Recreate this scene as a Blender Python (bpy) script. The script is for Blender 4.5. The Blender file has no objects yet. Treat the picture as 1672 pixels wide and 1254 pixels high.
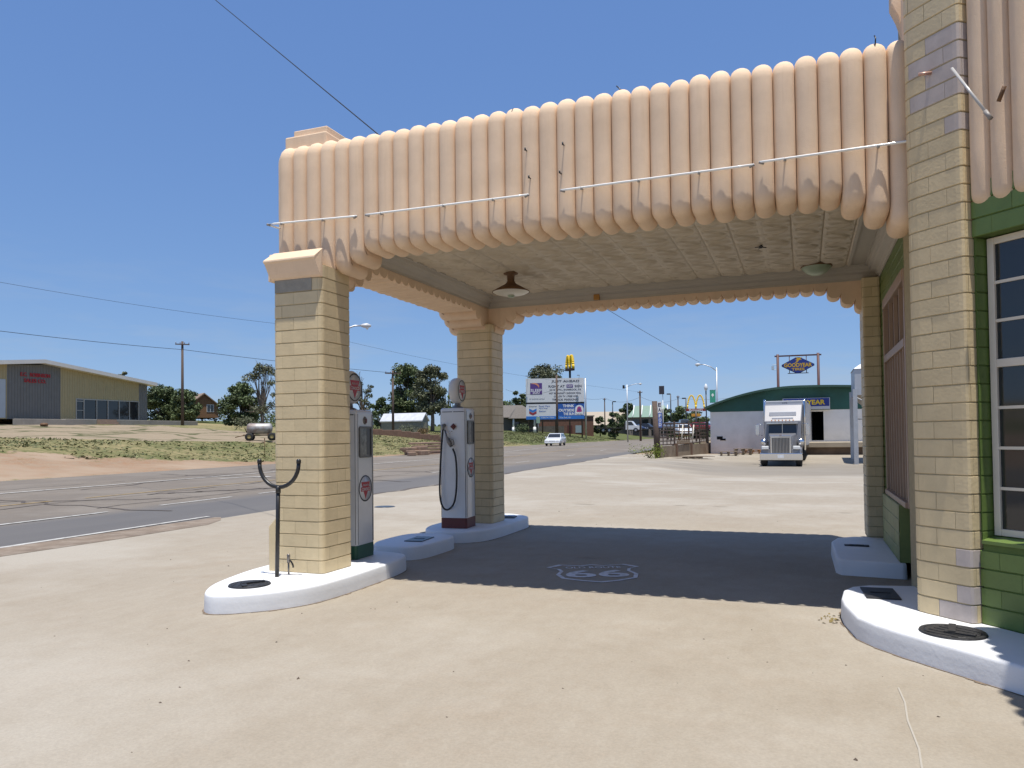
import bpy, bmesh, math, random
from mathutils import Vector, Matrix, noise
import numpy as np
R = math.radians
random.seed(7)
sc = bpy.context.scene
COL = sc.collection

# ------------------------------------------------------------------ camera
CF, CYAW, CPIT, CROLL, CPX, CPY = 1238., .366, .0242, -.012, 838.2, 681.5
cam_d = bpy.data.cameras.new('camera'); cam = bpy.data.objects.new('camera', cam_d); COL.objects.link(cam)
FW = Vector((-math.sin(CYAW)*math.cos(CPIT), math.cos(CYAW)*math.cos(CPIT), math.sin(CPIT)))
_r = Vector((math.cos(CYAW), math.sin(CYAW), 0)); _u = _r.cross(FW)
RT = _r*math.cos(CROLL) + _u*math.sin(CROLL); UP = -_r*math.sin(CROLL) + _u*math.cos(CROLL)
cam.matrix_world = Matrix(((RT.x, UP.x, -FW.x, 0), (RT.y, UP.y, -FW.y, 0), (RT.z, UP.z, -FW.z, 1.6), (0, 0, 0, 1)))
cam_d.sensor_fit = 'HORIZONTAL'; cam_d.sensor_width = 36; cam_d.lens = CF/1672*36
cam_d.shift_x = -(CPX-836)/1672; cam_d.shift_y = (CPY-627)/1672
cam_d.clip_start = .05; cam_d.clip_end = 5000
sc.camera = cam
# ------------------------------------------------------------------ sky, sun, exposure
SUNV = Vector((.105, -.160, 1)).normalized()
sel = math.asin(SUNV.z); saz = math.atan2(SUNV.x, SUNV.y)
w = bpy.data.worlds.new('World'); sc.world = w; w.use_nodes = True
nt = w.node_tree; nt.nodes.clear()
out = nt.nodes.new('ShaderNodeOutputWorld'); bg = nt.nodes.new('ShaderNodeBackground')
sky = nt.nodes.new('ShaderNodeTexSky'); sky.sky_type = 'NISHITA'; sky.sun_disc = False
sky.sun_elevation = sel; sky.sun_rotation = saz; sky.altitude = 100; sky.air_density = .7; sky.dust_density = .3; sky.ozone_density = 6
bg.inputs['Strength'].default_value = .15
# soft shoulder on the sky so that the horizon does not burn out
ssep = nt.nodes.new('ShaderNodeSeparateColor'); scom = nt.nodes.new('ShaderNodeCombineColor'); nt.links.new(sky.outputs[0], ssep.inputs[0])
for k, (a_, g_) in enumerate(((.525, .60), (.60, .50), (.762, .30))):
    m1 = nt.nodes.new('ShaderNodeMath'); m1.operation = 'MULTIPLY'; m1.inputs[1].default_value = .1477; nt.links.new(ssep.outputs[k], m1.inputs[0])
    m2 = nt.nodes.new('ShaderNodeMath'); m2.operation = 'POWER'; m2.inputs[1].default_value = g_; nt.links.new(m1.outputs[0], m2.inputs[0])
    m3 = nt.nodes.new('ShaderNodeMath'); m3.operation = 'MULTIPLY'; m3.inputs[1].default_value = a_/(.15*1.231); nt.links.new(m2.outputs[0], m3.inputs[0]); nt.links.new(m3.outputs[0], scom.inputs[k])
# thin wisps of cloud low in the sky
wtc = nt.nodes.new('ShaderNodeTexCoord'); wmp = nt.nodes.new('ShaderNodeMapping'); wmp.inputs['Scale'].default_value = (2.2, 2.2, 13); nt.links.new(wtc.outputs['Generated'], wmp.inputs[0])
wnz = nt.nodes.new('ShaderNodeTexNoise'); wnz.inputs['Scale'].default_value = 1.6; wnz.inputs['Detail'].default_value = 9; wnz.inputs['Roughness'].default_value = .6; nt.links.new(wmp.outputs[0], wnz.inputs['Vector'])
wr = nt.nodes.new('ShaderNodeMapRange'); wr.inputs[1].default_value = .50; wr.inputs[2].default_value = .78; wr.inputs[4].default_value = .55; nt.links.new(wnz.outputs[0], wr.inputs[0])
wsx = nt.nodes.new('ShaderNodeSeparateXYZ'); nt.links.new(wtc.outputs['Generated'], wsx.inputs[0])
wz = nt.nodes.new('ShaderNodeMapRange'); wz.inputs[1].default_value = .26; wz.inputs[2].default_value = .08; nt.links.new(wsx.outputs[2], wz.inputs[0])
wm = nt.nodes.new('ShaderNodeMath'); wm.operation = 'MULTIPLY'; nt.links.new(wr.outputs[0], wm.inputs[0]); nt.links.new(wz.outputs[0], wm.inputs[1])
wmx = nt.nodes.new('ShaderNodeMix'); wmx.data_type = 'RGBA'; nt.links.new(wm.outputs[0], wmx.inputs[0]); nt.links.new(scom.outputs[0], wmx.inputs[6]); wmx.inputs[7].default_value = (2.35, 2.75, 3.25, 1)
nt.links.new(wmx.outputs[2], bg.inputs[0]); nt.links.new(bg.outputs[0], out.inputs[0])
sd = bpy.data.lights.new('sun', 'SUN'); sd.energy = 4.7; sd.angle = R(.5); sd.color = (1, .955, .88)
so = bpy.data.objects.new('sun', sd); COL.objects.link(so); so.location = (0, 0, 60)
so.rotation_euler = SUNV.to_track_quat('Z', 'Y').to_euler()
sc.view_settings.view_transform = 'Standard'; sc.view_settings.look = 'None'; sc.view_settings.gamma = 1
sc.view_settings.exposure = .30; sc.view_settings.use_curve_mapping = False

# ------------------------------------------------------------------ helpers
def ss(a, b, x):
    t = max(0., min(1., (x-a)/(b-a))); return t*t*(3-2*t)
def lerp(a, b, t): return a+(b-a)*t
def interp(x, xs, ys): return float(np.interp(x, xs, ys))
def xedge(y): return -29.5-.045*(y-10)                      # far edge of the road
def T(x, y):                                                # ground height
    d = xedge(y)-x
    z = .3*ss(45, 85, y)*ss(-12, -17, x)
    z += -.42*ss(18, 42, y)*(1-ss(47, 57, y))*ss(-9, -3, x)
    if d > 0:
        f1 = interp(d, [0, 3, 10, 34, 46, 70, 95, 200], [0, .25, 1.4, 3.05, 3.3, 4.7, 5.7, 6.2])
        f2 = interp(d, [0, 10, 20, 60, 200], [0, 1.45, 2.35, 3.0, 3.4])
        z += lerp(f1, f2, ss(62, 105, y)*(1-ss(28, 52, d)))*lerp(1, .8, ss(160, 400, y))
    return z
def at(px, py, d): return Vector((0, 0, 1.6)) + (FW + RT*((px-CPX)/CF) - UP*((py-CPY)/CF))*d
def spot(px, d):
    p = at(px, 711, d); return Vector((p.x, p.y, T(p.x, p.y)))
def facing(p): return math.atan2(p.y, p.x)-math.pi/2        # heading so local -Y looks at the viewpoint

MATS = {}
def mat(name, col, rough=.8, var=.0, scale=4., bump=0., bscale=60., metal=0., tint=0., emit=0., spec=.5, stain=None, sscale=.6, samt=.5, coat=0., alpha=1., streak=None):
    if name in MATS: return MATS[name]
    m = bpy.data.materials.new(name); m.use_nodes = True; n = m.node_tree.nodes; l = m.node_tree.links
    b = n['Principled BSDF']; b.inputs['Roughness'].default_value = rough; b.inputs['Metallic'].default_value = metal
    b.inputs['Specular IOR Level'].default_value = spec; b.inputs['Coat Weight'].default_value = coat
    c4 = (*col, 1)
    b.inputs['Base Color'].default_value = c4
    src = None
    tc = n.new('ShaderNodeTexCoord')
    if var > 0:
        nz = n.new('ShaderNodeTexNoise'); nz.inputs['Scale'].default_value = scale; nz.inputs['Detail'].default_value = 8; nz.inputs['Roughness'].default_value = .65
        l.new(tc.outputs['Object'], nz.inputs['Vector'])
        mr = n.new('ShaderNodeMapRange'); mr.inputs[1].default_value = .3; mr.inputs[2].default_value = .7; mr.inputs[3].default_value = 1-var; mr.inputs[4].default_value = 1+var
        l.new(nz.outputs[0], mr.inputs[0])
        mx = n.new('ShaderNodeMix'); mx.data_type = 'RGBA'; mx.blend_type = 'MULTIPLY'; mx.inputs[0].default_value = 1
        mx.inputs[6].default_value = c4; l.new(mr.outputs[0], mx.inputs[7]); src = mx.outputs[2]
    if stain:
        nz = n.new('ShaderNodeTexNoise'); nz.inputs['Scale'].default_value = sscale; nz.inputs['Detail'].default_value = 10; nz.inputs['Roughness'].default_value = .6
        l.new(tc.outputs['Object'], nz.inputs['Vector'])
        mr = n.new('ShaderNodeMapRange'); mr.inputs[1].default_value = .45; mr.inputs[2].default_value = .75; mr.inputs[3].default_value = 0; mr.inputs[4].default_value = samt
        l.new(nz.outputs[0], mr.inputs[0])
        mx = n.new('ShaderNodeMix'); mx.data_type = 'RGBA'; l.new(mr.outputs[0], mx.inputs[0])
        if src: l.new(src, mx.inputs[6])
        else: mx.inputs[6].default_value = c4
        mx.inputs[7].default_value = (*stain, 1); src = mx.outputs[2]
    if streak:
        mp = n.new('ShaderNodeMapping'); mp.inputs['Scale'].default_value = (9, 9, .55); l.new(tc.outputs['Object'], mp.inputs[0])
        nz = n.new('ShaderNodeTexNoise'); nz.inputs['Scale'].default_value = 1.3; nz.inputs['Detail'].default_value = 9; nz.inputs['Roughness'].default_value = .7; l.new(mp.outputs[0], nz.inputs['Vector'])
        mr = n.new('ShaderNodeMapRange'); mr.inputs[1].default_value = .52; mr.inputs[2].default_value = .78; mr.inputs[3].default_value = 0; mr.inputs[4].default_value = .55; l.new(nz.outputs[0], mr.inputs[0])
        mx = n.new('ShaderNodeMix'); mx.data_type = 'RGBA'; l.new(mr.outputs[0], mx.inputs[0])
        if src: l.new(src, mx.inputs[6])
        else: mx.inputs[6].default_value = c4
        mx.inputs[7].default_value = (*streak, 1); src = mx.outputs[2]
    if tint > 0:
        a = n.new('ShaderNodeAttribute'); a.attribute_name = 'tint'
        mr = n.new('ShaderNodeMapRange'); mr.inputs[3].default_value = 1-tint; mr.inputs[4].default_value = 1+tint; l.new(a.outputs['Fac'], mr.inputs[0])
        mx = n.new('ShaderNodeMix'); mx.data_type = 'RGBA'; mx.blend_type = 'MULTIPLY'; mx.inputs[0].default_value = 1
        if src: l.new(src, mx.inputs[6])
        else: mx.inputs[6].default_value = c4
        l.new(mr.outputs[0], mx.inputs[7]); src = mx.outputs[2]
    if src: l.new(src, b.inputs['Base Color'])
    if bump > 0:
        nz = n.new('ShaderNodeTexNoise'); nz.inputs['Scale'].default_value = bscale; nz.inputs['Detail'].default_value = 6
        l.new(tc.outputs['Object'], nz.inputs['Vector'])
        bp = n.new('ShaderNodeBump'); bp.inputs['Strength'].default_value = bump; bp.inputs['Distance'].default_value = .02
        l.new(nz.outputs[0], bp.inputs['Height']); l.new(bp.outputs[0], b.inputs['Normal'])
    if emit: b.inputs['Emission Color'].default_value = c4; b.inputs['Emission Strength'].default_value = emit
    MATS[name] = m; return m

class MB:
    def __init__(s): s.v = []; s.f = []; s.t = []; s.smooth = []
    def add(s, vs, fs, M=None, tint=.5, smooth=False):
        o = len(s.v)
        s.v += [tuple(M @ Vector(p)) if M is not None else tuple(p) for p in vs]
        for f in fs: s.f.append([i+o for i in f]); s.t.append(tint); s.smooth.append(smooth)
        return s
    def box(s, c, d, rz=0, M=None, tint=.5):
        x, y, z = d[0]/2, d[1]/2, d[2]/2
        vs = [(sx*x, sy*y, sz*z) for sx in (-1, 1) for sy in (-1, 1) for sz in (-1, 1)]
        fs = [(0, 1, 3, 2), (4, 6, 7, 5), (0, 4, 5, 1), (2, 3, 7, 6), (0, 2, 6, 4), (1, 5, 7, 3)]
        mm = Matrix.Translation(c) @ Matrix.Rotation(rz, 4, 'Z')
        return s.add(vs, fs, M @ mm if M is not None else mm, tint)
    def bb(s, x0, x1, y0, y1, z0, z1, M=None, tint=.5): return s.box(((x0+x1)/2, (y0+y1)/2, (z0+z1)/2), (x1-x0, y1-y0, z1-z0), 0, M, tint)
    def tube(s, pts, r, seg=8, M=None, cap=True, tint=.5):
        pts = [Vector(p) for p in pts]; n = len(pts); rs = r if isinstance(r, (list, tuple)) else [r]*n
        vs = []; fs = []; prev = None
        for i, p in enumerate(pts):
            d = (pts[min(i+1, n-1)]-pts[max(i-1, 0)]).normalized()
            if prev is None:
                a = Vector((0, 0, 1)) if abs(d.z) < .9 else Vector((1, 0, 0)); u = d.cross(a).normalized()
            else: u = (prev-d*prev.dot(d)).normalized()
            prev = u; q = d.cross(u)
            for k in range(seg):
                a = 2*math.pi*k/seg; vs.append(p+(u*math.cos(a)+q*math.sin(a))*rs[i])
        for i in range(n-1):
            for k in range(seg): fs.append((i*seg+k, i*seg+(k+1) % seg, (i+1)*seg+(k+1) % seg, (i+1)*seg+k))
        if cap: fs.append(list(range(seg))[::-1]); fs.append([(n-1)*seg+k for k in range(seg)])
        return s.add(vs, fs, M, tint, True)
    def cyl(s, p0, p1, r, seg=16, M=None): 
        o = len(s.f); s.tube([p0, p1], r, seg, M); 
        return s
    def lathe(s, prof, c=(0, 0, 0), seg=24, axis='Z', M=None):
        vs = []; fs = []; n = len(prof)
        for k in range(seg):
            a = 2*math.pi*k/seg
            for r, h in prof:
                p = (r*math.cos(a), r*math.sin(a), h)
                if axis == 'X': p = (p[2], p[0], p[1])
                if axis == 'Y': p = (p[0], p[2], p[1])
                vs.append((p[0]+c[0], p[1]+c[1], p[2]+c[2]))
        for k in range(seg):
            for i in range(n-1):
                a, b = k*n+i, ((k+1) % seg)*n+i
                fs.append((a, b, b+1, a+1))
        return s.add(vs, fs, M, .5, True)
    def prism(s, poly, z0, z1, M=None, tint=.5):
        n = len(poly); vs = [(x, y, z0) for x, y in poly]+[(x, y, z1) for x, y in poly]
        fs = [list(range(n))[::-1], list(range(n, 2*n))]+[(i, (i+1) % n, n+(i+1) % n, n+i) for i in range(n)]
        return s.add(vs, fs, M, tint)
    def build(s, name, m, parent=None, bevel=0, smooth=None, M=None, fixn=True):
        me = bpy.data.meshes.new(name); me.from_pydata([tuple(v) for v in s.v], [], s.f)
        a = me.attributes.new('tint', 'FLOAT', 'FACE'); a.data.foreach_set('value', s.t)
        sm = s.smooth if smooth is None else [smooth]*len(s.f)
        me.polygons.foreach_set('use_smooth', sm)
        bm = bmesh.new(); bm.from_mesh(me)
        if fixn: bmesh.ops.recalc_face_normals(bm, faces=bm.faces)
        if bevel:
            es = [e for e in bm.edges if len(e.link_faces) == 2 and e.calc_face_angle(0) > .5]
            bmesh.ops.bevel(bm, geom=es, offset=bevel, segments=2, profile=.5, affect='EDGES', clamp_overlap=True)
        bm.to_mesh(me); bm.free()
        if M is not None: me.transform(M)
        me.materials.append(m)
        o = bpy.data.objects.new(name, me); COL.objects.link(o)
        if parent is not None: o.parent = parent
        return o
def tag(o, label=None, cat=None, group=None, kind=None):
    if label: o['label'] = label
    if cat: o['category'] = cat
    if group: o['group'] = group
    if kind: o['kind'] = kind
    return o
def thing(name, label, cat, loc=(0, 0, 0), rz=0, group=None):
    o = bpy.data.objects.new(name, None); COL.objects.link(o); o.location = loc; o.rotation_euler = (0, 0, rz)
    o.empty_display_size = .2
    return tag(o, label, cat, group)
def dup(root, loc, rz=0, label=None, group=None, scale=1):
    def cp(o, par):
        c = o.copy(); COL.objects.link(c); c.parent = par
        for ch in list(o.children): cp(ch, c)
        return c
    r = cp(root, None); r.location = loc; r.rotation_euler = (0, 0, rz); r.scale = (scale,)*3
    if label: r['label'] = label
    if group: r['group'] = group
    return r
def text(s, size, m, name, parent=None, M=None, bold=0., spacing=1., th=.002, width=None, height=None):
    cu = bpy.data.curves.new('lettering', 'FONT'); cu.body = s; cu.size = size; cu.align_x = 'CENTER'; cu.align_y = 'CENTER'
    cu.offset = bold; cu.space_character = spacing; cu.extrude = th; cu.resolution_u = 4
    o = bpy.data.objects.new('lettering', cu); COL.objects.link(o)
    dg = bpy.context.evaluated_depsgraph_get(); dg.update()
    me = bpy.data.meshes.new_from_object(o.evaluated_get(dg)); bpy.data.objects.remove(o); bpy.data.curves.remove(cu)
    xs = [v.co.x for v in me.vertices]; ys = [v.co.y for v in me.vertices]
    sx = width/(max(xs)-min(xs)) if width else 1; sy = height/(max(ys)-min(ys)) if height else 1
    me.transform(Matrix.Diagonal((sx, sy, 1, 1)) @ Matrix.Translation((-(max(xs)+min(xs))/2, -(max(ys)+min(ys))/2, 0)))
    if M is not None: me.transform(M)
    me.materials.clear(); me.materials.append(m); me.name = name
    r = bpy.data.objects.new(name, me); COL.objects.link(r)
    if parent is not None: r.parent = parent
    return r
RX90 = Matrix.Rotation(math.pi/2, 4, 'X')                    # flat XY drawing stood up, seen from -Y
def up(x, y, z): return Matrix.Translation((x, y, z)) @ RX90

# ------------------------------------------------------------------ materials
M_stucco = mat('peach_stucco', (.775, .582, .408), .95, .07, 2.5, .22, 130, stain=(.69, .50, .335), sscale=3, samt=.45, spec=.2, streak=(.64, .46, .305))
M_stucco_in = M_stucco
M_tan = mat('tan_glazed_block', (.63, .505, .305), .5, .07, 6, .12, 40, tint=.06, spec=.3)
M_mortar = mat('tan_mortar', (.40, .325, .195), .9, .1, 20)
M_green = mat('green_glazed_block', (.125, .19, .045), .4, .1, 6, .08, 40, tint=.08)
M_gmortar = mat('green_mortar', (.09, .14, .03), .8, .1, 20)
M_primer = mat('grey_primer_patch', (.50, .43, .385), .9, .1, 9)
M_white = mat('white_masonry_paint', (.72, .73, .745), .6, .03, 3, .10, 30, stain=(.60, .58, .55), sscale=2.2, samt=.22)
M_ceil = mat('cream_tin', (.54, .455, .335), .55, .10, 2.0, .0, stain=(.44, .355, .235), sscale=1.5, samt=.4)
M_crown = mat('cream_moulding', (.46, .41, .335), .6, .05, 3)
M_black = mat('black_iron', (.016, .016, .017), .38, .1, 20)
M_rubber = mat('black_rubber', (.012, .012, .012), .5)
M_tube = mat('white_glass_tube', (.85, .85, .82), .15)
M_enamel = mat('white_enamel', (.66, .66, .65), .25, .03, 3, stain=(.5, .46, .4), sscale=4, samt=.25, coat=.3)
M_rust = mat('rusty_iron', (.14, .07, .03), .7, .3, 12, .2, 60)
M_glass = mat('dark_window_glass', (.022, .024, .026), .05, spec=.7)
M_pglass = mat('pane_glass', (.02, .022, .025), .05, spec=.6)
M_frame = mat('cream_frame_paint', (.70, .62, .50), .5, .05, 5)
M_steel = mat('galvanised_steel', (.48, .49, .50), .45, .1, 3, metal=.7)
M_chrome = mat('chrome', (.72, .73, .75), .12, metal=1.)
M_wood = mat('dark_wood', (.085, .06, .045), .9, .25, 8, .4, 30)
M_wpole = mat('weathered_pole_wood', (.10, .07, .055), .9, .25, 8, .3, 30)
M_red = mat('red_paint', (.40, .02, .025), .5)
M_wpaint = mat('white_paint', (.78, .78, .77), .5, .03)
M_dkred = mat('maroon_paint', (.12, .025, .02), .5, .1)
M_dkgreen = mat('green_paint', (.02, .085, .045), .5, .1)
M_plate = mat('cast_iron_plate', (.035, .035, .037), .55, .2, 14, .2, 80, metal=.4)
M_yellow = mat('sign_yellow', (.78, .52, .015), .45)
M_bluepaint = mat('sign_blue', (.015, .035, .22), .45, .04)
M_purple = mat('sign_purple', (.10, .045, .22), .5)
M_ltblue = mat('sign_light_blue', (.03, .17, .52), .5)
M_midblue = mat('sign_mid_blue', (.02, .10, .38), .5)
M_ink = mat('dark_lettering', (.05, .045, .07), .6)
M_bark = mat('bark', (.11, .085, .065), .95, .25, 6)
M_deadwood = mat('dead_branch_bark', (.17, .14, .115), .95, .2, 6)
M_tyre = mat('tyre_rubber', (.018, .018, .018), .8)
M_lamp = mat('lamp_lens', (.75, .75, .72), .2)

def leafmat(name, col, v=.35):
    m = mat(name, col, .6, 0, tint=v, spec=.25)
    nt = m.node_tree; b = nt.nodes['Principled BSDF']
    return m
L_dark = leafmat('dark_green_leaves', (.09, .12, .052), .5)
L_mid = leafmat('mid_green_leaves', (.105, .135, .058), .45)
L_olive = leafmat('olive_green_leaves', (.13, .14, .082), .45)
L_lime = leafmat('yellow_green_leaves', (.14, .18, .02), .4)

# ------------------------------------------------------------------ ground
def nodes_of(m): return m.node_tree.nodes, m.node_tree.links
def ground_material():
    m = bpy.data.materials.new('earth_and_grass'); m.use_nodes = True; n, l = nodes_of(m); b = n['Principled BSDF']; b.inputs['Roughness'].default_value = .95; b.inputs['Specular IOR Level'].default_value = .1
    tc = n.new('ShaderNodeTexCoord')
    def nz(scale, det=8, vec=None, stretch=None):
        t = n.new('ShaderNodeTexNoise'); t.inputs['Scale'].default_value = scale; t.inputs['Detail'].default_value = det; t.inputs['Roughness'].default_value = .65
        l.new(tc.outputs['Object'], t.inputs['Vector']); return t.outputs[0]
    def mr(s, a, c, lo=0, hi=1):
        t = n.new('ShaderNodeMapRange'); t.inputs[1].default_value = a; t.inputs[2].default_value = c; t.inputs[3].default_value = lo; t.inputs[4].default_value = hi; l.new(s, t.inputs[0]); return t.outputs[0]
    def mix(f, a, c):
        t = n.new('ShaderNodeMix'); t.data_type = 'RGBA'; l.new(f, t.inputs[0])
        for k, q in ((6, a), (7, c)):
            if isinstance(q, tuple): t.inputs[k].default_value = (*q, 1)
            else: l.new(q, t.inputs[k])
        return t.outputs[2]
    def mth(op, a, c):
        t = n.new('ShaderNodeMath'); t.operation = op
        for k, q in ((0, a), (1, c)):
            if isinstance(q, (int, float)): t.inputs[k].default_value = q
            else: l.new(q, t.inputs[k])
        return t.outputs[0]
    a = n.new('ShaderNodeAttribute'); a.attribute_name = 'zone'; sp = n.new('ShaderNodeSeparateColor'); l.new(a.outputs['Color'], sp.inputs[0])
    n1 = nz(.35); n2 = nz(1.7); n3 = nz(9, 6); n4 = nz(.09, 4)
    wob = mth('ADD', mth('MULTIPLY', mth('SUBTRACT', n1, .5), 1.7), mth('MULTIPLY', mth('SUBTRACT', n2, .5), 1.7))
    green = mix(mr(n3, .3, .7), (.075, .092, .032), (.115, .125, .05))
    dry = mix(mr(n3, .3, .7), (.22, .18, .09), (.30, .25, .135))
    grass = mix(mr(mth('ADD', mth('ADD', n2, mth('MULTIPLY', n4, .8)), sp.outputs[2]), .72, 1.08), green, dry)
    dirt = mix(mr(n2, .3, .7), (.27, .15, .085), (.25, .19, .135))
    dirt = mix(mr(n4, .45, .6), dirt, (.34, .26, .19)); dirt = mix(mr(n3, .48, .7), dirt, (.30, .235, .16))
    g2 = mix(mr(mth('ADD', sp.outputs[0], wob), .36, .64), grass, dirt)
    vo = n.new('ShaderNodeTexVoronoi'); vo.feature = 'DISTANCE_TO_EDGE'; vo.inputs['Scale'].default_value = .16; l.new(tc.outputs['Object'], vo.inputs['Vector'])
    crack = mr(mth('ADD', vo.outputs['Distance'], mth('MULTIPLY', mth('SUBTRACT', n2, .5), .12)), .02, .05)
    conc = mix(mr(n2, .3, .7), (.245, .195, .135), (.29, .235, .165)); conc = mix(crack, (.10, .10, .05), conc)
    g3 = mix(mr(mth('ADD', sp.outputs[1], mth('MULTIPLY', wob, .6)), .45, .55), g2, conc)
    l.new(g3, b.inputs['Base Color'])
    bp = n.new('ShaderNodeBump'); bp.inputs['Strength'].default_value = .5; bp.inputs['Distance'].default_value = .06; l.new(n3, bp.inputs['Height']); l.new(bp.outputs[0], b.inputs['Normal'])
    return m
def zone(x, y):
    d = xedge(y)-x
    dw = lerp(10.5, 1.5, ss(20, 44, y))*lerp(1, .4, ss(70, 100, y)); cs = dw+lerp(13, 7.5, ss(25, 55, y)); ce = 47
    dirt = 1-ss(dw-2.2, dw+1.2, d) if d > 0 else .6
    conc = ss(cs-1.5, cs+1.5, d)*(1-ss(ce-1, ce+1, d))*(1-ss(60, 66, y)) if d > 0 else 0
    dry = .0
    if d > 46: dry = .45
    if y > 95: dry = -.35
    if d <= 0 and x > -11: dirt = .75 if y < 70 else .2
    return (dirt, conc, dry, 1)
def axis_vals(segs):
    v = []
    for a, b, st in segs:
        k = max(1, int(round((b-a)/st))); v += [a+(b-a)*i/k for i in range(k)]
    return v+[segs[-1][1]]
nearedge = lambda y: -11.2-.045*(y-10)
xs = axis_vals([(-1500, -400, 100), (-400, -120, 20), (-120, -80, 2.5), (-80, -28, 1), (-28, 20, 4), (20, 100, 10), (100, 1500, 140)])
ys = axis_vals([(-1500, -100, 140), (-100, 0, 10), (0, 80, 1), (80, 130, 2), (130, 300, 10), (300, 2000, 100)])
gv = []; zc = []
for x in xs:
    for y in ys:
        z = T(x, y)
        d = xedge(y)-x
        if d > 1.5: z += .10*noise.noise((x*.35, y*.35, 0))+.05*noise.noise((x*1.1, y*1.1, 3))
        und = (-40 < y < 59 and nearedge(y)+.5 < x < 39) or (-58 < y < 380 and d < -.3 and x < nearedge(y)+.1)
        gv.append((x, y, z-.25 if und else (z-.012 if d < .3 else z))); zc.append(zone(x, y))
ny = len(ys); gf = [(i*ny+j, (i+1)*ny+j, (i+1)*ny+j+1, i*ny+j+1) for i in range(len(xs)-1) for j in range(ny-1)]
me = bpy.data.meshes.new('ground'); me.from_pydata(gv, [], gf); ca = me.color_attributes.new('zone', 'FLOAT_COLOR', 'POINT')
ca.data.foreach_set('color', [c for q in zc for c in q]); me.materials.append(ground_material())
me.polygons.foreach_set('use_smooth', [True]*len(gf))
go = bpy.data.objects.new('ground', me); COL.objects.link(go); tag(go, kind='structure')

def surf_mat(name, base, alt, dark, warm, pale, spec=.3, lane=None, scale=(.25, 1.6, 14), patch=None):
    m = bpy.data.materials.new(name); m.use_nodes = True; n, l = nodes_of(m); b = n['Principled BSDF']; b.inputs['Roughness'].default_value = .85; b.inputs['Specular IOR Level'].default_value = spec
    tc = n.new('ShaderNodeTexCoord')
    def nz(s, det=9, st=(1, 1, 1), rough=.65):
        mp = n.new('ShaderNodeMapping'); mp.inputs['Scale'].default_value = st; l.new(tc.outputs['Object'], mp.inputs[0])
        t = n.new('ShaderNodeTexNoise'); t.inputs['Scale'].default_value = s; t.inputs['Detail'].default_value = det; t.inputs['Roughness'].default_value = rough; l.new(mp.outputs[0], t.inputs['Vector']); return t.outputs[0]
    def mr(s, a, c, lo=0, hi=1):
        t = n.new('ShaderNodeMapRange'); t.inputs[1].default_value = a; t.inputs[2].default_value = c; t.inputs[3].default_value = lo; t.inputs[4].default_value = hi; l.new(s, t.inputs[0]); return t.outputs[0]
    def mix(f, a, c, bt='MIX'):
        t = n.new('ShaderNodeMix'); t.data_type = 'RGBA'; t.blend_type = bt
        if isinstance(f, float): t.inputs[0].default_value = f
        else: l.new(f, t.inputs[0])
        for k, q in ((6, a), (7, c)):
            if isinstance(q, tuple): t.inputs[k].default_value = (*q, 1)
            else: l.new(q, t.inputs[k])
        return t.outputs[2]
    c = mix(mr(nz(scale[0]), .35, .65), base, alt)
    c = mix(mr(nz(scale[1]), .55, .8, 0, .55), c, dark)
    c = mix(mr(nz(scale[0]*2.3, 10, (1, .5, 1), .7), .54, .66, 0, .6), c, alt); c = mix(mr(nz(.9, 12, (1, 1, 1), .75), .50, .72, 0, .40), c, warm); c = mix(mr(nz(2.6, 12, (.35, 1, 1), .8), .55, .75, 0, .30), c, dark); c = mix(mr(nz(.5, 12, (1.7, .6, 1), .8), .58, .74, 0, .5), c, pale)
    c = mix(mr(nz(7, 12, (1, .4, 1), .75), .35, .65, 0, .30), c, dark); c = mix(mr(nz(.22, 5), .48, .62, 0, .55), c, pale); g = mr(nz(60, 6), .3, .7, .90, 1.10); c = mix(1., c, g, 'MULTIPLY')
    sp = mr(nz(scale[2], 3), .70, .76, 0, .45); c = mix(sp, c, dark)
    if patch:
        # oily grey apron worn into the concrete by the lorries
        sx = n.new('ShaderNodeMapping'); sx.vector_type = 'TEXTURE'; sx.inputs['Location'].default_value = (patch[0], patch[1], 0); sx.inputs['Scale'].default_value = (patch[2], patch[3], 400); l.new(tc.outputs['Object'], sx.inputs[0])
        vl = n.new('ShaderNodeVectorMath'); vl.operation = 'LENGTH'; l.new(sx.outputs[0], vl.inputs[0])
        ad = n.new('ShaderNodeMath'); ad.operation = 'MULTIPLY_ADD'; l.new(nz(.3, 10, (.6, 1.6, 1), .7), ad.inputs[0]); ad.inputs[1].default_value = 1.5; l.new(vl.outputs['Value'], ad.inputs[2])
        c = mix(mr(ad.outputs[0], 1.35, 1.9, .85, 0), c, mix(mr(nz(.8, 10, (.5, 1.5, 1), .75), .35, .65), patch[4], patch[5]))
    if lane:
        # worn wheel tracks of the road run along its length
        sx = n.new('ShaderNodeSeparateXYZ'); l.new(tc.outputs['Object'], sx.inputs[0])
        rmp = n.new('ShaderNodeMapRange'); rmp.inputs[1].default_value = lane[0]; rmp.inputs[2].default_value = lane[1]
        ad = n.new('ShaderNodeMath'); ad.operation = 'MULTIPLY_ADD'; l.new(nz(.6), ad.inputs[0]); ad.inputs[1].default_value = 1.2; l.new(sx.outputs[0], ad.inputs[2])
        l.new(ad.outputs[0], rmp.inputs[0]); c = mix(rmp.outputs[0], c, mix(mr(nz(.4, 6, (1, .15, 1)), .3, .7), lane[2], lane[3]))
    l.new(c, b.inputs['Base Color'])
    bp = n.new('ShaderNodeBump'); bp.inputs['Strength'].default_value = .25; bp.inputs['Distance'].default_value = .01; l.new(nz(120, 3), bp.inputs['Height']); l.new(bp.outputs[0], b.inputs['Normal'])
    return m
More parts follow.
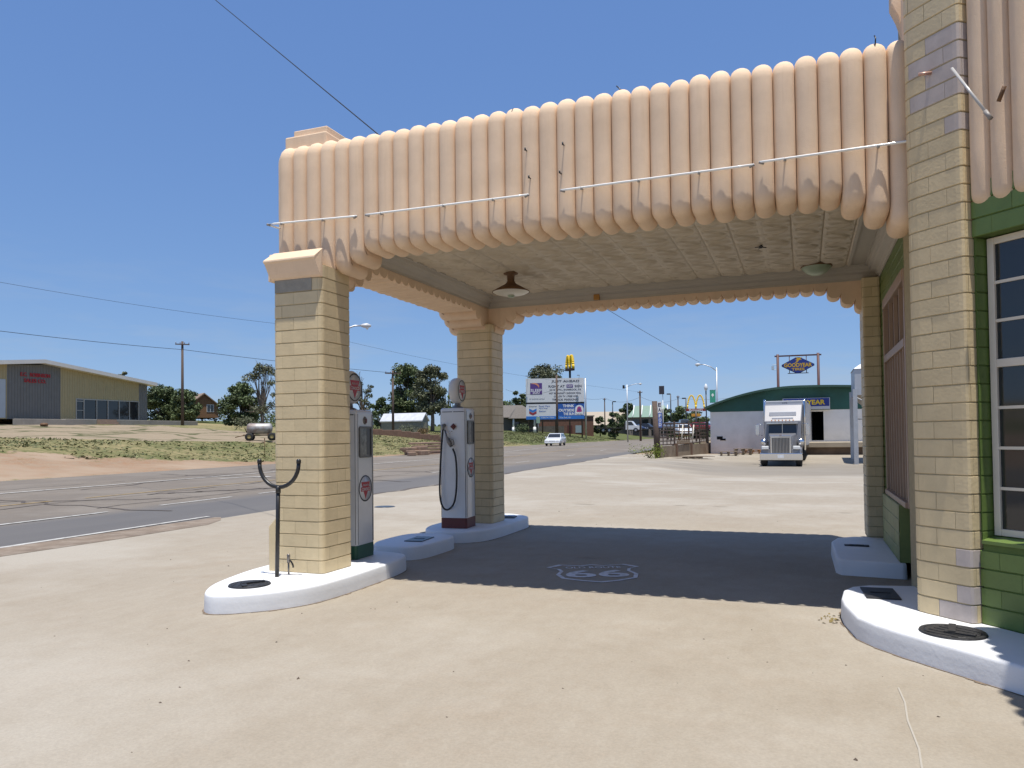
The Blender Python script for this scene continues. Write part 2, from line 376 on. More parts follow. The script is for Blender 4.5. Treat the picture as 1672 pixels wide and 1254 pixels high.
M_lot = surf_mat('lot_concrete', (.338, .299, .24), (.303, .263, .207), (.235, .19, .138), (.295, .23, .165), (.395, .363, .31), patch=(1.5, 43.5, 11.5, 8.5, (.235, .21, .175), (.19, .165, .13)))
M_road = surf_mat('worn_asphalt', (.195, .165, .13), (.16, .137, .112), (.105, .09, .078), (.19, .145, .105), (.22, .195, .165), lane=(2.6, 3.8, (.105, .10, .098), (.135, .127, .12)))
M_mark = mat('road_paint_white', (.46, .45, .42), .85, .12, 3, stain=(.17, .15, .135), sscale=5, samt=.95)
M_marky = mat('road_paint_yellow', (.36, .25, .10), .85, .15, 3, stain=(.18, .15, .12), sscale=4, samt=1.)
def sheet(name, m, xf0, xf1, nx, ylist, dz, kind='structure', uoff=None):
    v = []; f = []
    for y in ylist:
        a, b = xf0(y), xf1(y)
        for i in range(nx+1):
            x = a+(b-a)*i/nx; v.append((x, y, T(x, y)+dz))
    for j in range(len(ylist)-1):
        for i in range(nx): k = j*(nx+1)+i; f.append((k, k+1, k+nx+2, k+nx+1))
    mb = MB(); mb.add(v, f, None, .5, True); o = mb.build(name, m, fixn=False); tag(o, kind=kind); return o
nearedge = lambda y: -11.2-.045*(y-10)
yl = axis_vals([(-60, 0, 10), (0, 90, 2), (90, 400, 10)])
road = sheet('road', M_road, lambda y: xedge(y)-.2, lambda y: nearedge(y)+.3, 12, yl, .0)
# wheel-track shading works across the road: shift the mesh data so local x is measured from the lane line
road.data.transform(Matrix.Translation((17.2, 0, 0))); road.location.x = -17.2
ylot = axis_vals([(-40, 16, 4), (16, 60, 1)])
lot = sheet('forecourt', M_lot, lambda y: nearedge(y)+.28, lambda y: 40., 40, ylot, .006)
mk = MB()
def strip(mb, xo, wdt, y0, y1, dz=.010):
    n = max(1, int((y1-y0)/3)); v = []; f = []
    for i in range(n+1):
        y = y0+(y1-y0)*i/n; x = xo-.045*(y-10)
        for q in (-wdt/2, wdt/2): v.append((x+q, y, T(x+q, y)+dz))
    for i in range(n): f.append((2*i, 2*i+1, 2*i+3, 2*i+2))
    mb.add(v, f)
strip(mk, -22.75, .17, -40, 95, .02); strip(mk, -11.42, .13, -40, 12.4, .012)
strip(mk, -14.45, .13, -40, 12.6, .012)
for y0 in (14.2, 18.0, 30, 42, 54, 66): strip(mk, -14.5, .12, y0, y0+2.6)
# turn arrow in the middle lane
arw = [(0, 0), (.16, 0), (.16, 1.1), (.3, 1.45), (.65, 1.6), (.65, 1.35), (1.2, 1.75), (.65, 2.15), (.65, 1.9), (.2, 1.75), (0, 1.3)]
mk.prism([(-22.0+x*1.05, 24.2+y*1.0) for x, y in arw], .010, .011)
tag(mk.build('road_markings', M_mark), kind='structure')
mk = MB()
strip(mk, -18.55, .13, -40, 14.5); strip(mk, -18.5, .13, 15.5, 95); tag(mk.build('road_lane_lines', M_marky), kind='structure')
mk = MB(); mk.prism([(-11.28, 1), (-10.55, 3.5), (-10.45, 7.3), (-10.38, 9), (-10.42, 11.2), (-10.75, 11.9), (-11.15, 12.35), (-11.27, 12.3)], .0095, .0105)
tag(mk.build('gutter', mat('gutter_dirt', (.185, .14, .10), .9, .3, 1.5, .3, 30, stain=(.27, .23, .185), sscale=3, samt=.8)), kind='structure')
mk = MB(); random.seed(3)
for (y0, y1, xo) in ((14.5, 30, .35), (30, 52, .3)):
    pts = [(nearedge(y0+(y1-y0)*i/20)+xo+random.uniform(-.12, .12), y0+(y1-y0)*i/20) for i in range(21)]
    for i in range(20):
        wd = random.uniform(.03, .10); a, b = pts[i], pts[i+1]
        mk.add([(a[0]-wd, a[1], .0105), (a[0]+wd, a[1], .0105), (b[0]+wd, b[1], T(*b)+.0105), (b[0]-wd, b[1], T(*b)+.0105)], [(0, 1, 2, 3)])
random.seed(8)
for (xa, ya, xb, yb, wd0) in ((-13.2, 13, -27, 15.5, .05), (-16, 16, -24, 12, .06), (-18, 17, -15, 22, .09), (-13, 24, -28, 27, .05), (-22, 18, -26, 34, .05), (-17.5, 8, -19, 30, .035), (-13, 30, -28, 33, .06), (-15.8, 13, -16.6, 40, .03), (-24.5, 10, -25.5, 30, .03)):
    pts = [(lerp(xa, xb, i/24)+random.uniform(-.22, .22), lerp(ya, yb, i/24)+random.uniform(-.22, .22)) for i in range(25)]
    for a, b in zip(pts, pts[1:]):
        dx_, dy_ = b[0]-a[0], b[1]-a[1]; L_ = math.hypot(dx_, dy_)+1e-6; wd = wd0*random.uniform(.4, 1.3); ox, oy = -dy_/L_*wd, dx_/L_*wd
        mk.add([(a[0]-ox, a[1]-oy, T(*a)+.0085), (a[0]+ox, a[1]+oy, T(*a)+.0085), (b[0]+ox, b[1]+oy, T(*b)+.0085), (b[0]-ox, b[1]-oy, T(*b)+.0085)], [(0, 1, 2, 3)])
tag(mk.build('pavement_joint', mat('joint_tar', (.085, .07, .06), .9, .2, 5)), kind='structure')
# long pale scratch and crumbs on the concrete
mk = MB(); pts = [(.514, 5.28), (.52, 5.0), (.50, 4.7), (.505, 4.3), (.489, 4.085), (.47, 3.6)]
for a, b in zip(pts, pts[1:]): mk.add([(a[0]-.005, a[1], .0102), (a[0]+.005, a[1], .0102), (b[0]+.005, b[1], .0102), (b[0]-.005, b[1], .0102)], [(0, 1, 2, 3)])
tag(mk.build('pavement_scratch', mat('pale_scratch', (.375, .345, .295), .9)), kind='structure')
mk = MB(); random.seed(11)
for i in range(230):
    a = random.uniform(-8, 3.5); b = random.uniform(2.2, 16)
    if b > 6.5 and -6 < a < 1.5 and b < 13: continue
    s = random.uniform(.003, .011)*(1 if random.random() < .9 else 2)
    mk.add([(a+s*random.uniform(.5, 1.6)*math.cos(k*1.57+i), b+s*random.uniform(.5, 1.2)*math.sin(k*1.57+i), .0065) for k in range(4)]+[(a, b, .0065+s*.7)], [(0, 1, 4), (1, 2, 4), (2, 3, 4), (3, 0, 4)])
tag(mk.build('pavement_grit', mat('dark_grit', (.10, .075, .055), .9, .3, 30)), 'scattered dark grit and crumbs on the sunlit concrete', 'grit', kind='stuff')

lf = MB(); random.seed(21)
for i in range(26):
    a, b = .17+random.gauss(0, .05), 7.02+random.gauss(0, .09); s_ = random.uniform(.008, .022); q_ = random.uniform(0, 6.3)
    lf.add([(a+s_*math.cos(q_), b+s_*math.sin(q_), .012), (a-s_*.5*math.sin(q_), b+s_*.5*math.cos(q_), .02), (a-s_*math.cos(q_), b-s_*math.sin(q_), .010), (a+s_*.5*math.sin(q_), b-s_*.5*math.cos(q_), .009)], [(0, 1, 2, 3)], None, random.random())
tag(lf.build('leaf_litter', mat('dry_leaf', (.20, .15, .05), .8, tint=.5)), 'small drift of dry leaves against the rounded end of the long white curb', 'leaves', kind='stuff')
lf = MB()
for (px, py, w_, h_) in ((963, 911, .16, .10), (1030, 808, .12, .06), (1380, 838, .16, .07), (956, 824, .3, .03), (1112, 826, .2, .03), (1176, 828, .22, .03)):
    if w_ == 0: continue
    d_ = at(px, py, 1)-Vector((0, 0, 1.6)); P_ = Vector((0, 0, 1.6))+d_*(-1.6/d_.z); n_ = 14
    lf.add([(P_.x+w_*math.cos(6.283*k/n_)*random.uniform(.55, 1.1), P_.y+h_*math.sin(6.283*k/n_)*random.uniform(.55, 1.1), T(P_.x, P_.y)+.0095) for k in range(n_)], [list(range(n_))])
tag(lf.build('oil_stains', mat('oil_stain', (.265, .225, .17), .85, .25, 9, stain=(.33, .29, .225), sscale=7, samt=.9)), kind='structure')

# ------------------------------------------------------------------ painted route shield on the pavement
sh = thing('painted_route_shield', 'faded white painted route 66 shield on the shaded concrete', 'road marking', (-2.28, 8.56, .0), R(21))
M_chalk = mat('faded_white_paint', (.70, .71, .75), .9, .1, 8, stain=(.36, .31, .25), sscale=9, samt=.8)
half = [(0, -.60), (.20, -.52), (.42, -.36), (.47, -.12), (.41, .10), (.44, .24), (.56, .36), (.40, .55), (.28, .50), (.14, .47), (0, .54)]
ol = half+[(-x, y) for x, y in half[::-1][1:-1]]
mb = MB(); n = len(ol)
cen = Vector((0, 0))
inn = [(x*.90, y*.91) for x, y in ol]
mb.add([(x, y, .0105) for x, y in ol]+[(x, y, .0105) for x, y in inn], [(i, (i+1) % n, n+(i+1) % n, n+i) for i in range(n)])
mb.build('outline', M_chalk, sh)
text('66', .62, M_chalk, 'number', sh, Matrix.Translation((0, -.08, .0105)), bold=.012, th=.0003, width=.72, height=.44)
text('OLD ROUTE', .15, M_chalk, 'lettering', sh, Matrix.Translation((0, .33, .0105)), bold=.002, th=.0003, width=.66, height=.12)

# ------------------------------------------------------------------ block walls
def block_wall(mb, path, z0, nc, closed=False, L=.305, H=.1355, holes=(), depth=.010, special=None, mb2=None, seed=1, jit=.0012):
    rnd = random.Random(seed)
    P = [Vector(p) for p in path]
    if closed: P.append(P[0])
    cum = [0]
    for a, b in zip(P, P[1:]): cum.append(cum[-1]+(b-a).length)
    tot = cum[-1]
    N = []
    for i in range(len(P)):
        if closed and i in (0, len(P)-1): d = (P[1]-P[0]).normalized()+(P[-1]-P[-2]).normalized()
        else: d = ((P[i+1]-P[i]).normalized() if i < len(P)-1 else Vector((0, 0)))+((P[i]-P[i-1]).normalized() if i > 0 else Vector((0, 0)))
        d.normalize(); N.append(Vector((d.y, -d.x)))
    def ev(s):
        s = max(0, min(tot, s))
        for i in range(len(P)-1):
            if s <= cum[i+1]+1e-9:
                t = (s-cum[i])/max(1e-9, cum[i+1]-cum[i]); return P[i].lerp(P[i+1], t), N[i].lerp(N[i+1], t).normalized()
        return P[-1], N[-1]
    g = .0028; e = .0045
    for c in range(nc):
        za = z0+c*H; zb = za+H; s = -(L/2 if c % 2 else 0)-rnd.uniform(0, .01)
        while s < tot-1e-4:
            a, b = max(0, s), min(tot, s+L); s += L
            if b-a < .02: continue
            segs = [(a, b)]
            for (h0, h1, hz0, hz1) in holes:
                if hz0 < zb-.02 and hz1 > za+.02:
                    ns = []
                    for (q0, q1) in segs:
                        if h1 <= q0 or h0 >= q1: ns.append((q0, q1)); continue
                        if h0-q0 > .015: ns.append((q0, h0))
                        if q1-h1 > .015: ns.append((h1, q1))
                    segs = ns
            for (q0, q1) in segs:
                off = rnd.uniform(-jit, jit)
                gv_ = .0009; st = [q0+gv_, q0+gv_+e]+[x for x in cum if q0+g+e+.002 < x < q1-g-e-.002]+[q1-gv_-e, q1-gv_]
                v = []; m = len(st)
                for k, x in enumerate(st):
                    p, nn = ev(x)
                    for r, z in enumerate((za+g, za+g+e, zb-g-e, zb-g)):
                        dd = (-depth if r in (0, 3) else off-.0014) if (k in (0, m-1) or r in (0, 3)) else off
                        v.append((p.x+nn.x*dd, p.y+nn.y*dd, z))
                f = [(k*4+r, (k+1)*4+r, (k+1)*4+r+1, k*4+r+1) for k in range(m-1) for r in range(3)]
                tg = mb
                k_ = special((q0+q1)/2, (za+zb)/2) if special else 0
                if k_: tg = mb2[k_]
                tg.add(v, f, None, rnd.random(), False)
    # mortar bed just behind the faces
    return [(p.x-N[i].x*depth*.62, p.y-N[i].y*depth*.62) for i, p in enumerate(P)]
def rrect(x0, x1, y0, y1, r, k=4):
    pts = []
    for (cx, cy, a0) in ((x1-r, y0+r, -90), (x1-r, y1-r, 0), (x0+r, y1-r, 90), (x0+r, y0+r, 180)):
        for i in range(k+1): a = R(a0+90*i/k); pts.append((cx+r*math.cos(a), cy+r*math.sin(a)))
    return pts                                                # counter-clockwise from the south-east corner

gs = thing('gas_station', 'peach and tan art deco gas station with scalloped canopy and green tiled walls', 'gas station')
def pillar(x0, x1, y0, y1, seed, H=3.42, sp=None):
    mb = MB(); m2 = MB()
    bed = block_wall(mb, rrect(x0, x1, y0, y1, .055), .18, 24, True, seed=seed)
    p = mb.build('pillar', M_tan, gs)
    c = MB(); c.prism(bed[:-1], .18, .18+24*.1355, None); c.build('mortar_core', M_mortar, p)
    return p
pSW = pillar(-5.335, -4.708, 6.694, 7.253, 5)
pNW = pillar(-5.37, -4.737, 11.383, 11.936, 9)
def capital(parent, x0, x1, yf, out, sgn, chip=False):
    # sloped weathering, fascia and cove; runs along x on the face at yf, projecting to -y*sgn
    prof = [(-.02, 3.605), (out, 3.505), (out+.003, 3.485), (out-.012, 3.47), (out-.028, 3.43), (out-.055, 3.36), (out-.075, 3.32), (.004, 3.30), (-.02, 3.30)]
    mb = MB(); n = len(prof); v = []
    for i, (o, z) in enumerate(prof):
        q = max(0, o)
        v += [(x0-q*.45, yf-sgn*o, z), (x1-.0+(-.012 if o > .05 else .004), yf-sgn*o, z)]
    f = [(2*i, 2*i+1, 2*i+3, 2*i+2) for i in range(n-1)]+[[2*i for i in range(n)], [2*i+1 for i in range(n)][::-1]]
    mb.add(v, f); return mb.build('capital', M_stucco, parent, .004)
capital(pSW, -5.335, -4.712, 6.694, .10, 1)
mb = MB(); mb.prism([(6.70, 3.30), (6.70, 3.42), (6.69, 3.505), (6.72, 3.60), (7.24, 3.60), (7.24, 3.30)], -5.40, -5.33, Matrix(((0, 0, 1, 0), (1, 0, 0, 0), (0, 1, 0, 0), (0, 0, 0, 1)))); mb.build('capital', M_stucco, pSW, .01)
mb = MB(); mb.add([(-5.405, y, .18) for y in (6.70, 7.25)]+[(-5.405, y, .655) for y in (6.70, 7.25)]+[(-5.27, y, .79) for y in (6.70, 7.25)]+[(-5.27, y, .18) for y in (6.70, 7.25)], [(0, 1, 3, 2), (2, 3, 5, 4), (0, 2, 4, 6), (1, 7, 5, 3)]); mb.build('plinth', M_tan, pSW, .008)
mb = MB(); mb.bb(-5.302, -4.83, 6.6885, 6.6925, 3.165, 3.298); mb.build('cement_patch', mat('grey_cement', (.30, .275, .225), .95, .12, 9, .3, 40), pSW)

# ------------------------------------------------------------------ fluted bands
def flute_band(name, p0, dirv, nrm, n, wd, zt, zbs, Tk, b=.088, top=True, m=None, inner=3.80, parent=gs, k=10, rtop=.075, rb=.045, smoothseed=0):
    d = Vector(dirv).normalized(); nn = Vector(nrm).normalized(); p0 = Vector(p0); mb = MB(); rnd = random.Random(smoothseed)
    for i in range(n):
        zb = zbs[i]; zt2 = zt+rnd.uniform(-.006, .006); bb_ = b*rnd.uniform(.94, 1.05)
        prof = []
        prof.append((-Tk, zt2-.01, 0, 1)); prof.append((-Tk*.5, zt2-.005, 0, 1))
        for j in range(6): a = R(90-18*j); prof.append((-rtop+rtop*math.cos(a), zt2-rtop+rtop*math.sin(a), math.cos(a), math.sin(a)))
        for j in range(1, 6): prof.append((rnd.uniform(-.002, .002), lerp(zt2-rtop, zb+rb, j/6), 1, 0))
        for j in range(6): a = R(-18*j); prof.append((-rb+rb*math.cos(a), zb+rb+rb*math.sin(a), math.cos(a), math.sin(a)))
        prof.append((-Tk*.5, zb, 0, -1)); prof.append((-Tk, zb, 0, -1))
        np_ = len(prof); v = []
        for (o, z, no, nz_) in prof:
            for q in range(k+1):
                th = math.pi*q/k; u = -math.cos(th); bl = bb_*math.sin(th)**.85 if 0 < q < k else 0
                s = (i+.5+u/2)*wd; oo = o+no*bl; zz = z+nz_*bl
                P = p0+d*s+nn*oo; v.append((P.x, P.y, zz))
        f = [(a*(k+1)+q, a*(k+1)+q+1, (a+1)*(k+1)+q+1, (a+1)*(k+1)+q) for a in range(np_-1) for q in range(k)]
        mb.add(v, f, None, .5, True)
        # inner end cap with its scalloped lower edge
        v = []
        for q in range(k+1):
            th = math.pi*q/k; u = -math.cos(th); bl = bb_*math.sin(th)**.85 if 0 < q < k else 0
            P = p0+d*((i+.5+u/2)*wd)-nn*Tk
            v += [(P.x, P.y, zb-bl), (P.x, P.y, inner)]
        mb.add(v, [(2*q, 2*q+1, 2*q+3, 2*q+2) for q in range(k)])
        # log sides where neighbours step up
        for s, zo in ((i*wd, zbs[i-1] if i > 0 else 9), ((i+1)*wd, zbs[i+1] if i < n-1 else 9)):
            if zo > zb+.01:
                zz = min(zo, zb+.5)+.06
                A = p0+d*s; B = A-nn*Tk
                mb.add([(A.x, A.y, zb+rb), (A.x, A.y, zz), (B.x, B.y, zz), (B.x, B.y, zb), (A.x-nn.x*rb, A.y-nn.y*rb, zb)], [(0, 1, 2, 3, 4)])
    return mb.build(name, m or M_stucco, parent, fixn=False)
W35 = 6.324/35; FZ = 3.665; TZ = 4.790
def zb_front(i):
    if i <= 2: return 3.55
    return {3: FZ-.30, 4: FZ-.20, 5: FZ-.10, 32: FZ-.10, 33: FZ-.20, 34: FZ-.30}.get(i, FZ)
flute_band('fluted_parapet', (-5.438, 6.99), (1, 0), (0, -1), 35, W35, TZ, [zb_front(i) for i in range(35)], .34, smoothseed=1)
def zb_n(i):
    if i <= 2: return 3.55
    return {3: FZ-.30, 4: FZ-.20, 5: FZ-.10, 32: FZ-.10, 33: FZ-.20, 34: FZ-.30}.get(i, FZ)
flute_band('fluted_parapet', (-5.438, 11.93), (1, 0), (0, 1), 35, W35, TZ, [zb_n(i) for i in range(35)], .40, smoothseed=2)
NW_ = 27; WW = (11.93-6.99)/NW_
def zb_w(i):
    if i <= 1 or i >= 25: return 3.55
    return {2: FZ-.30, 3: FZ-.20, 4: FZ-.10, 22: FZ-.10, 23: FZ-.20, 24: FZ-.30}.get(i, FZ)
flute_band('fluted_parapet', (-5.438, 6.99), (0, 1), (-1, 0), NW_, WW, TZ, [zb_w(i) for i in range(NW_)], .60, smoothseed=3)
mb = MB(); mb.bb(-5.2, .95, 7.25, 11.7, 4.15, 4.30); mb.build('roof_deck', mat('roof_felt', (.12, .11, .10), .9, .2, 3), gs)
# corner block above the south-west pillar
mb = MB(); mb.bb(-5.425, -4.875, 7.03, 7.62, 4.70, 5.005); mb.build('corner_block', M_stucco, gs, .02)
mb = MB(); mb.bb(-5.345, -4.90, 7.085, 7.57, 5.00, 5.085); mb.build('corner_block', M_stucco, gs, .012)
mb = MB(); mb.bb(-5.425, -4.875, 11.3, 11.85, 4.70, 5.005); mb.build('corner_block', M_stucco, gs, .02)
# ceiling of pressed tin, one heightfield
CX0, CX1, CY0, CY1, CZ = -4.66, .62, 7.45, 11.34, 3.885; TS = .3312
nx, ny_ = 300, 222
X = np.linspace(CX0, CX1, nx); Yv = np.linspace(CY0, CY1, ny_)
gx, gy = np.meshgrid(X, Yv, indexing='ij')
fx = ((gx-.58)/TS) % 1; fy = ((gy-7.5)/TS) % 1; ix = np.floor((gx-.58)/TS).astype(int); iy = np.floor((gy-7.5)/TS).astype(int)
# fans: each tile has four bosses at its corners with rays between
px_ = np.where((ix+iy) % 2 == 0, fx, 1-fx)
dx, dy = px_-0.0, fy-.5
ang = np.arctan2(dy, dx+1e-6); rad = np.hypot(dx, dy)
ray = .5+.5*np.cos(ang*9)
hgt = .022*np.clip(ray, 0, 1)**1.5*np.clip((rad-.08)*4, 0, 1)*np.clip((1.05-rad)*4, 0, 1)
edge = np.minimum(np.minimum(fx, 1-fx), np.minimum(fy, 1-fy)); hgt = np.where(edge < .045, .010*np.cos(edge/.045*math.pi/2), hgt*np.clip((edge-.045)*12, 0, 1))
hgt = np.where(edge < .016, -.012, hgt)
sag = np.array([[.006*noise.noise((a*.8, b*.8, 5)) for b in Yv] for a in X])
Zc = CZ-hgt+sag
v = np.stack([gx, gy, Zc], -1).reshape(-1, 3).tolist()
f = [(i*ny_+j, i*ny_+j+1, (i+1)*ny_+j+1, (i+1)*ny_+j) for i in range(nx-1) for j in range(ny_-1)]
mb = MB(); mb.add(v, f, None, .5, False); ce = mb.build('ceiling', M_ceil, gs, fixn=False)
mb = MB(); mb.bb(CX0-.25, 1.05, 7.25, CY0+.001, CZ+.003, CZ+.02); mb.bb(CX0-.25, 1.05, CY1-.001, 11.6, CZ+.003, CZ+.02); mb.bb(CX0-.25, CX0+.001, CY0, CY1, CZ+.004, CZ+.02); mb.bb(CX1-.001, 1.05, CY0, CY1, CZ+.004, CZ+.02)
mb.bb(.60, .635, 7.3, 11.33, CZ-.02, CZ+.001); mb.bb(.82, .84, 7.3, 11.33, CZ-.015, CZ+.001)
mb.build('ceiling_border', M_crown, ce)
ix0, ix1, iy0, iy1 = -4.832, 1.0, 7.332, 11.525
prof = [(.0, 3.70), (.012, 3.70), (.014, 3.725), (.03, 3.735), (.05, 3.775), (.10, 3.80), (.115, 3.825), (.13, 3.83), (.145, 3.865), (.165, 3.870), (.17, 3.889)]
mb = MB(); v = []
for (o, z) in prof: v += [(ix0+o, iy0+o, z), (ix1-o, iy0+o, z), (ix1-o, iy1-o, z), (ix0+o, iy1-o, z)]
f = [(4*i+a, 4*i+(a+1) % 4, 4*i+4+(a+1) % 4, 4*i+4+a) for i in range(len(prof)-1) for a in range(4)]
mb.add(v, f); mb.build('crown_moulding', M_crown, ce, fixn=False)

# ------------------------------------------------------------------ office building at the right (diagonal corner)
AL = R(-46); OX, OY = 1.10, 6.43
ex, ey = math.cos(AL), math.sin(AL); nx_, ny2 = math.sin(AL), -math.cos(AL)
DG = Matrix(((ex, nx_, 0, OX), (ey, ny2, 0, OY), (0, 0, 1, 0), (0, 0, 0, 1)))   # local: x = along wall, y = outward
def dg(t, o): return (OX+ex*t+nx_*o, OY+ey*t+ny2*o)
PL = dg(-.42, 0)
path = [(.95, 7.45), (.895, 7.0), (PL[0]+.030, PL[1]+.10), (PL[0]+.003, PL[1]+.035), (PL[0]+.014, PL[1]-.004), dg(-.34, 0), dg(-.01, 0), dg(.022, -.004), dg(.036, -.018), dg(.05, -.13)]
mb = MB(); m2 = {1: MB(), 2: MB(), 3: MB(), 4: MB()}
# length along path where the face starts is about .75 m
def primer(s, z):
    if 4.07 < z < 4.62 and .90 < s < 1.30: return 0 if (z > 4.5 and s < 1.0) else 1
    if 3.80 < z < 3.98 and 1.05 < s < 1.3: return 2
    if .60 < z < .72 and 1.0 < s < 1.22: return 3
    if .22 < z < .45 and 1.0 < s < 1.22: return 4
    return 0
bed = block_wall(mb, path, .18, 39, False, seed=21, special=primer, mb2=m2)
pier = mb.build('corner_pier', M_tan, gs)
for q_ in m2.values():
    if q_.v: q_.build('bare_patch', M_primer, pier)
mb = MB(); core = bed+[dg(.07, -.5), (1.3, 7.9), (.9, 7.9)]
mb.prism(core, .15, 5.46); mb.build('mortar_core', M_mortar, pier)
# green wall with window, to the right of the pier
mb = MB(); tw0, tw1 = .075, 2.0
bed = block_wall(mb, [dg(.05, -.075), dg(3.5, -.075)], .18, 24, False, seed=4, holes=[(0.005, 1.95, .80, 3.02)])
for (a, b) in ((dg(.075, -.03), dg(.075, -.24)),):                      # left jamb
    pass
gw = mb.build('green_wall', M_green, gs)
mb = MB(); mb.bb(.07, 3.5, -.30, -.083, .15, .775, DG); mb.bb(.07, 3.5, -.30, -.083, 3.03, 3.45, DG); mb.bb(2.02, 3.5, -.30, -.083, .775, 3.03, DG)
mb.bb(-.1, .066, -.30, -.10, .775, 3.03, DG); mb.build('wall_core', M_gmortar, gw)
mb = MB(); bedj = block_wall(mb, [dg(.072, -.24), dg(.072, -.08)][::-1], .7225, 17, False, seed=6, jit=.0008); mb.build('jamb', M_green, gw)
mb = MB(); mb.add([(.075, -.062, .795), (2.0, -.062, .795), (2.0, -.23, .825), (.075, -.23, .825), (.075, -.062, .77), (2.0, -.062, .77)], [(0, 1, 2, 3), (0, 4, 5, 1)], DG); mb.build('sill', M_green, gw)
win = MB()
def wbox(mb, t0, t1, o0, o1, z0, z1): mb.bb(t0, t1, o0, o1, z0, z1, DG)
t0, t1, zlo, zhi = .082, 2.0, .825, 3.02
wbox(win, t0, t0+.05, -.235, -.19, zlo, zhi); wbox(win, t1-.05, t1, -.235, -.19, zlo, zhi)
wbox(win, t0+.05, t1-.05, -.235, -.192, zhi-.05, zhi); wbox(win, t0+.05, t1-.05, -.235, -.192, zlo, zlo+.05); wbox(win, t0+.05, t1-.05, -.235, -.188, 2.06, 2.12)
fr = win.build('window_frame', M_frame, gs, .004)
mu = MB()
zr = [.875+i*(2.06-.875)/4 for i in range(1, 4)]+[2.12+i*(2.97-2.12)/3 for i in range(1, 3)]
for z in zr: wbox(mu, t0+.05, t1-.05, -.228, -.198, z-.011, z+.011)
for i in range(1, 7): t = t0+.05+i*.262; wbox(mu, t-.011, t+.011, -.227, -.199, zlo+.05, zhi-.05)
mu.build('muntins', M_frame, fr)
gl = MB(); wbox(gl, t0+.05, t1-.05, -.217, -.211, zlo+.05, zhi-.05); gl.build('pane', M_glass, fr)
# fluted band over the diagonal wall
flute_band('fluted_band', dg(.052, -.10), (ex, ey), (nx_, ny2), 22, .158, 5.4, [3.30]*22, .25, b=.068, inner=3.5, smoothseed=4)
# the other canopy of the station runs south just outside the frame: its domed edge shades the kerb at the right
flute_band('fluted_parapet', (1.66, 5.62), (0, -1), (-1, 0), 30, .18, TZ, [FZ]*30, .34, inner=3.9, smoothseed=8)
mb = MB(); mb.bb(1.9, 7.5, .4, 4.2, 4.15, 4.30); mb.add([(1.9, 4.2, 4.15), (1.9, 5.4, 4.15), (3.4, 4.2, 4.15), (1.9, 4.2, 4.3), (1.9, 5.4, 4.3), (3.4, 4.2, 4.3)], [(0, 1, 2), (3, 5, 4), (1, 4, 5, 2)]); mb.build('roof_deck', MATS['roof_felt'], gs)
# west face of the tower above the canopy
flute_band('tower_flute', (.93, 7.46), (0, -1), (-1, 0), 2, .15, 5.45, [4.6]*2, .1, b=.06, inner=5.0, smoothseed=6)
mb = MB(); mb.prism([(-.02, 5.05), (.05, 5.30), (.10, 5.42), (.10, 5.72), (-.02, 5.72)], 0, .16, Matrix(((-1, 0, 0, .90), (0, 0, 1, 7.48), (0, 1, 0, 0), (0, 0, 0, 1)))); mb.build('bracket', M_stucco, gs, .012)
# wall of the office under the canopy
mb = MB(); block_wall(mb, [(1.0, 11.9), (1.0, 7.3)], .18, 26, False, seed=8, holes=[(.95, 4.6, .0, 3.28)])
ew = mb.build('green_wall', M_green, gs)
mb = MB(); mb.bb(1.006, 1.12, 7.3, 11.9, 3.29, 3.72); mb.bb(1.006, 1.12, 10.95, 11.9, .15, 3.29); mb.bb(1.12, 1.3, 7.3, 11.9, .15, 3.7)
mb.build('wall_core', M_gmortar, ew)
mb = MB(); block_wall(mb, [(.935, 10.95), (.935, 9.16)], .18, 4, False, seed=12, H=.155); mb.bb(.94, 1.12, 9.16, 10.95, .18, .80); mb.build('low_wall', mat('olive_green_block', (.20, .235, .075), .5, .12, 5, tint=.1), gs)
mb = MB()
mb.bb(.985, 1.09, 10.86, 10.945, .80, 3.285); mb.bb(.985, 1.09, 8.70, 8.79, .80, 3.285); mb.bb(.975, 1.09, 8.79, 10.86, 3.17, 3.29); mb.bb(.98, 1.09, 8.79, 10.86, 2.48, 2.57); mb.bb(.96, 1.09, 8.79, 10.86, .80, .86)
bw = mb.build('window_frame', mat('brown_frame', (.42, .28, .19), .5, .06, 5), gs, .005)
mb = MB()
for i in range(1, 8): y = 8.79+i*2.07/8; mb.bb(1.0, 1.08, y-.018, y+.018, .86, 2.48); 
for i in range(1, 4): y = 8.79+i*2.07/4; mb.bb(1.0, 1.08, y-.015, y+.015, 2.57, 3.17)
mb.build('muntins', mat('brown_frame', (.42, .28, .19)), bw)
mb = MB(); mb.bb(1.04, 1.05, 8.79, 10.86, .86, 3.17); mb.build('pane', M_glass, bw)
dr = MB(); dr.bb(1.03, 1.09, 7.46, 8.62, .19, 2.6); dro = dr.build('door', mat('dark_door', (.035, .04, .025), .5, .1), gs, .01)
mb = MB(); mb.cyl((1.0, 8.5, 1.1), (1.0, 8.5, 1.3), .012); mb.build('handle', M_chrome, dro)
# pilaster at the rear
mb = MB(); bed = block_wall(mb, rrect(.775, 1.0, 11.33, 11.93, .03), .18, 26, True, seed=14); pl = mb.build('pilaster', M_tan, gs)
mb = MB(); mb.prism(bed[:-1], .15, 3.7); mb.build('mortar_core', M_mortar, pl)
# body of the office
mb = MB(); pts = [(1.14, 7.6), dg(.1, -.32), dg(3.5, -.32), (9.0, 3.9), (9.0, 11.9), (1.31, 11.9), (1.31, 7.6)]
mb.prism(pts, .0, 5.1); mb.build('office_body', mat('office_stucco', (.45, .36, .24), .9, .08, 3), gs)
mb = MB(); mb.bb(1.0, 2.3, 7.0, 8.2, 5.1, 5.44); mb.build('tower_body', M_tan, gs)
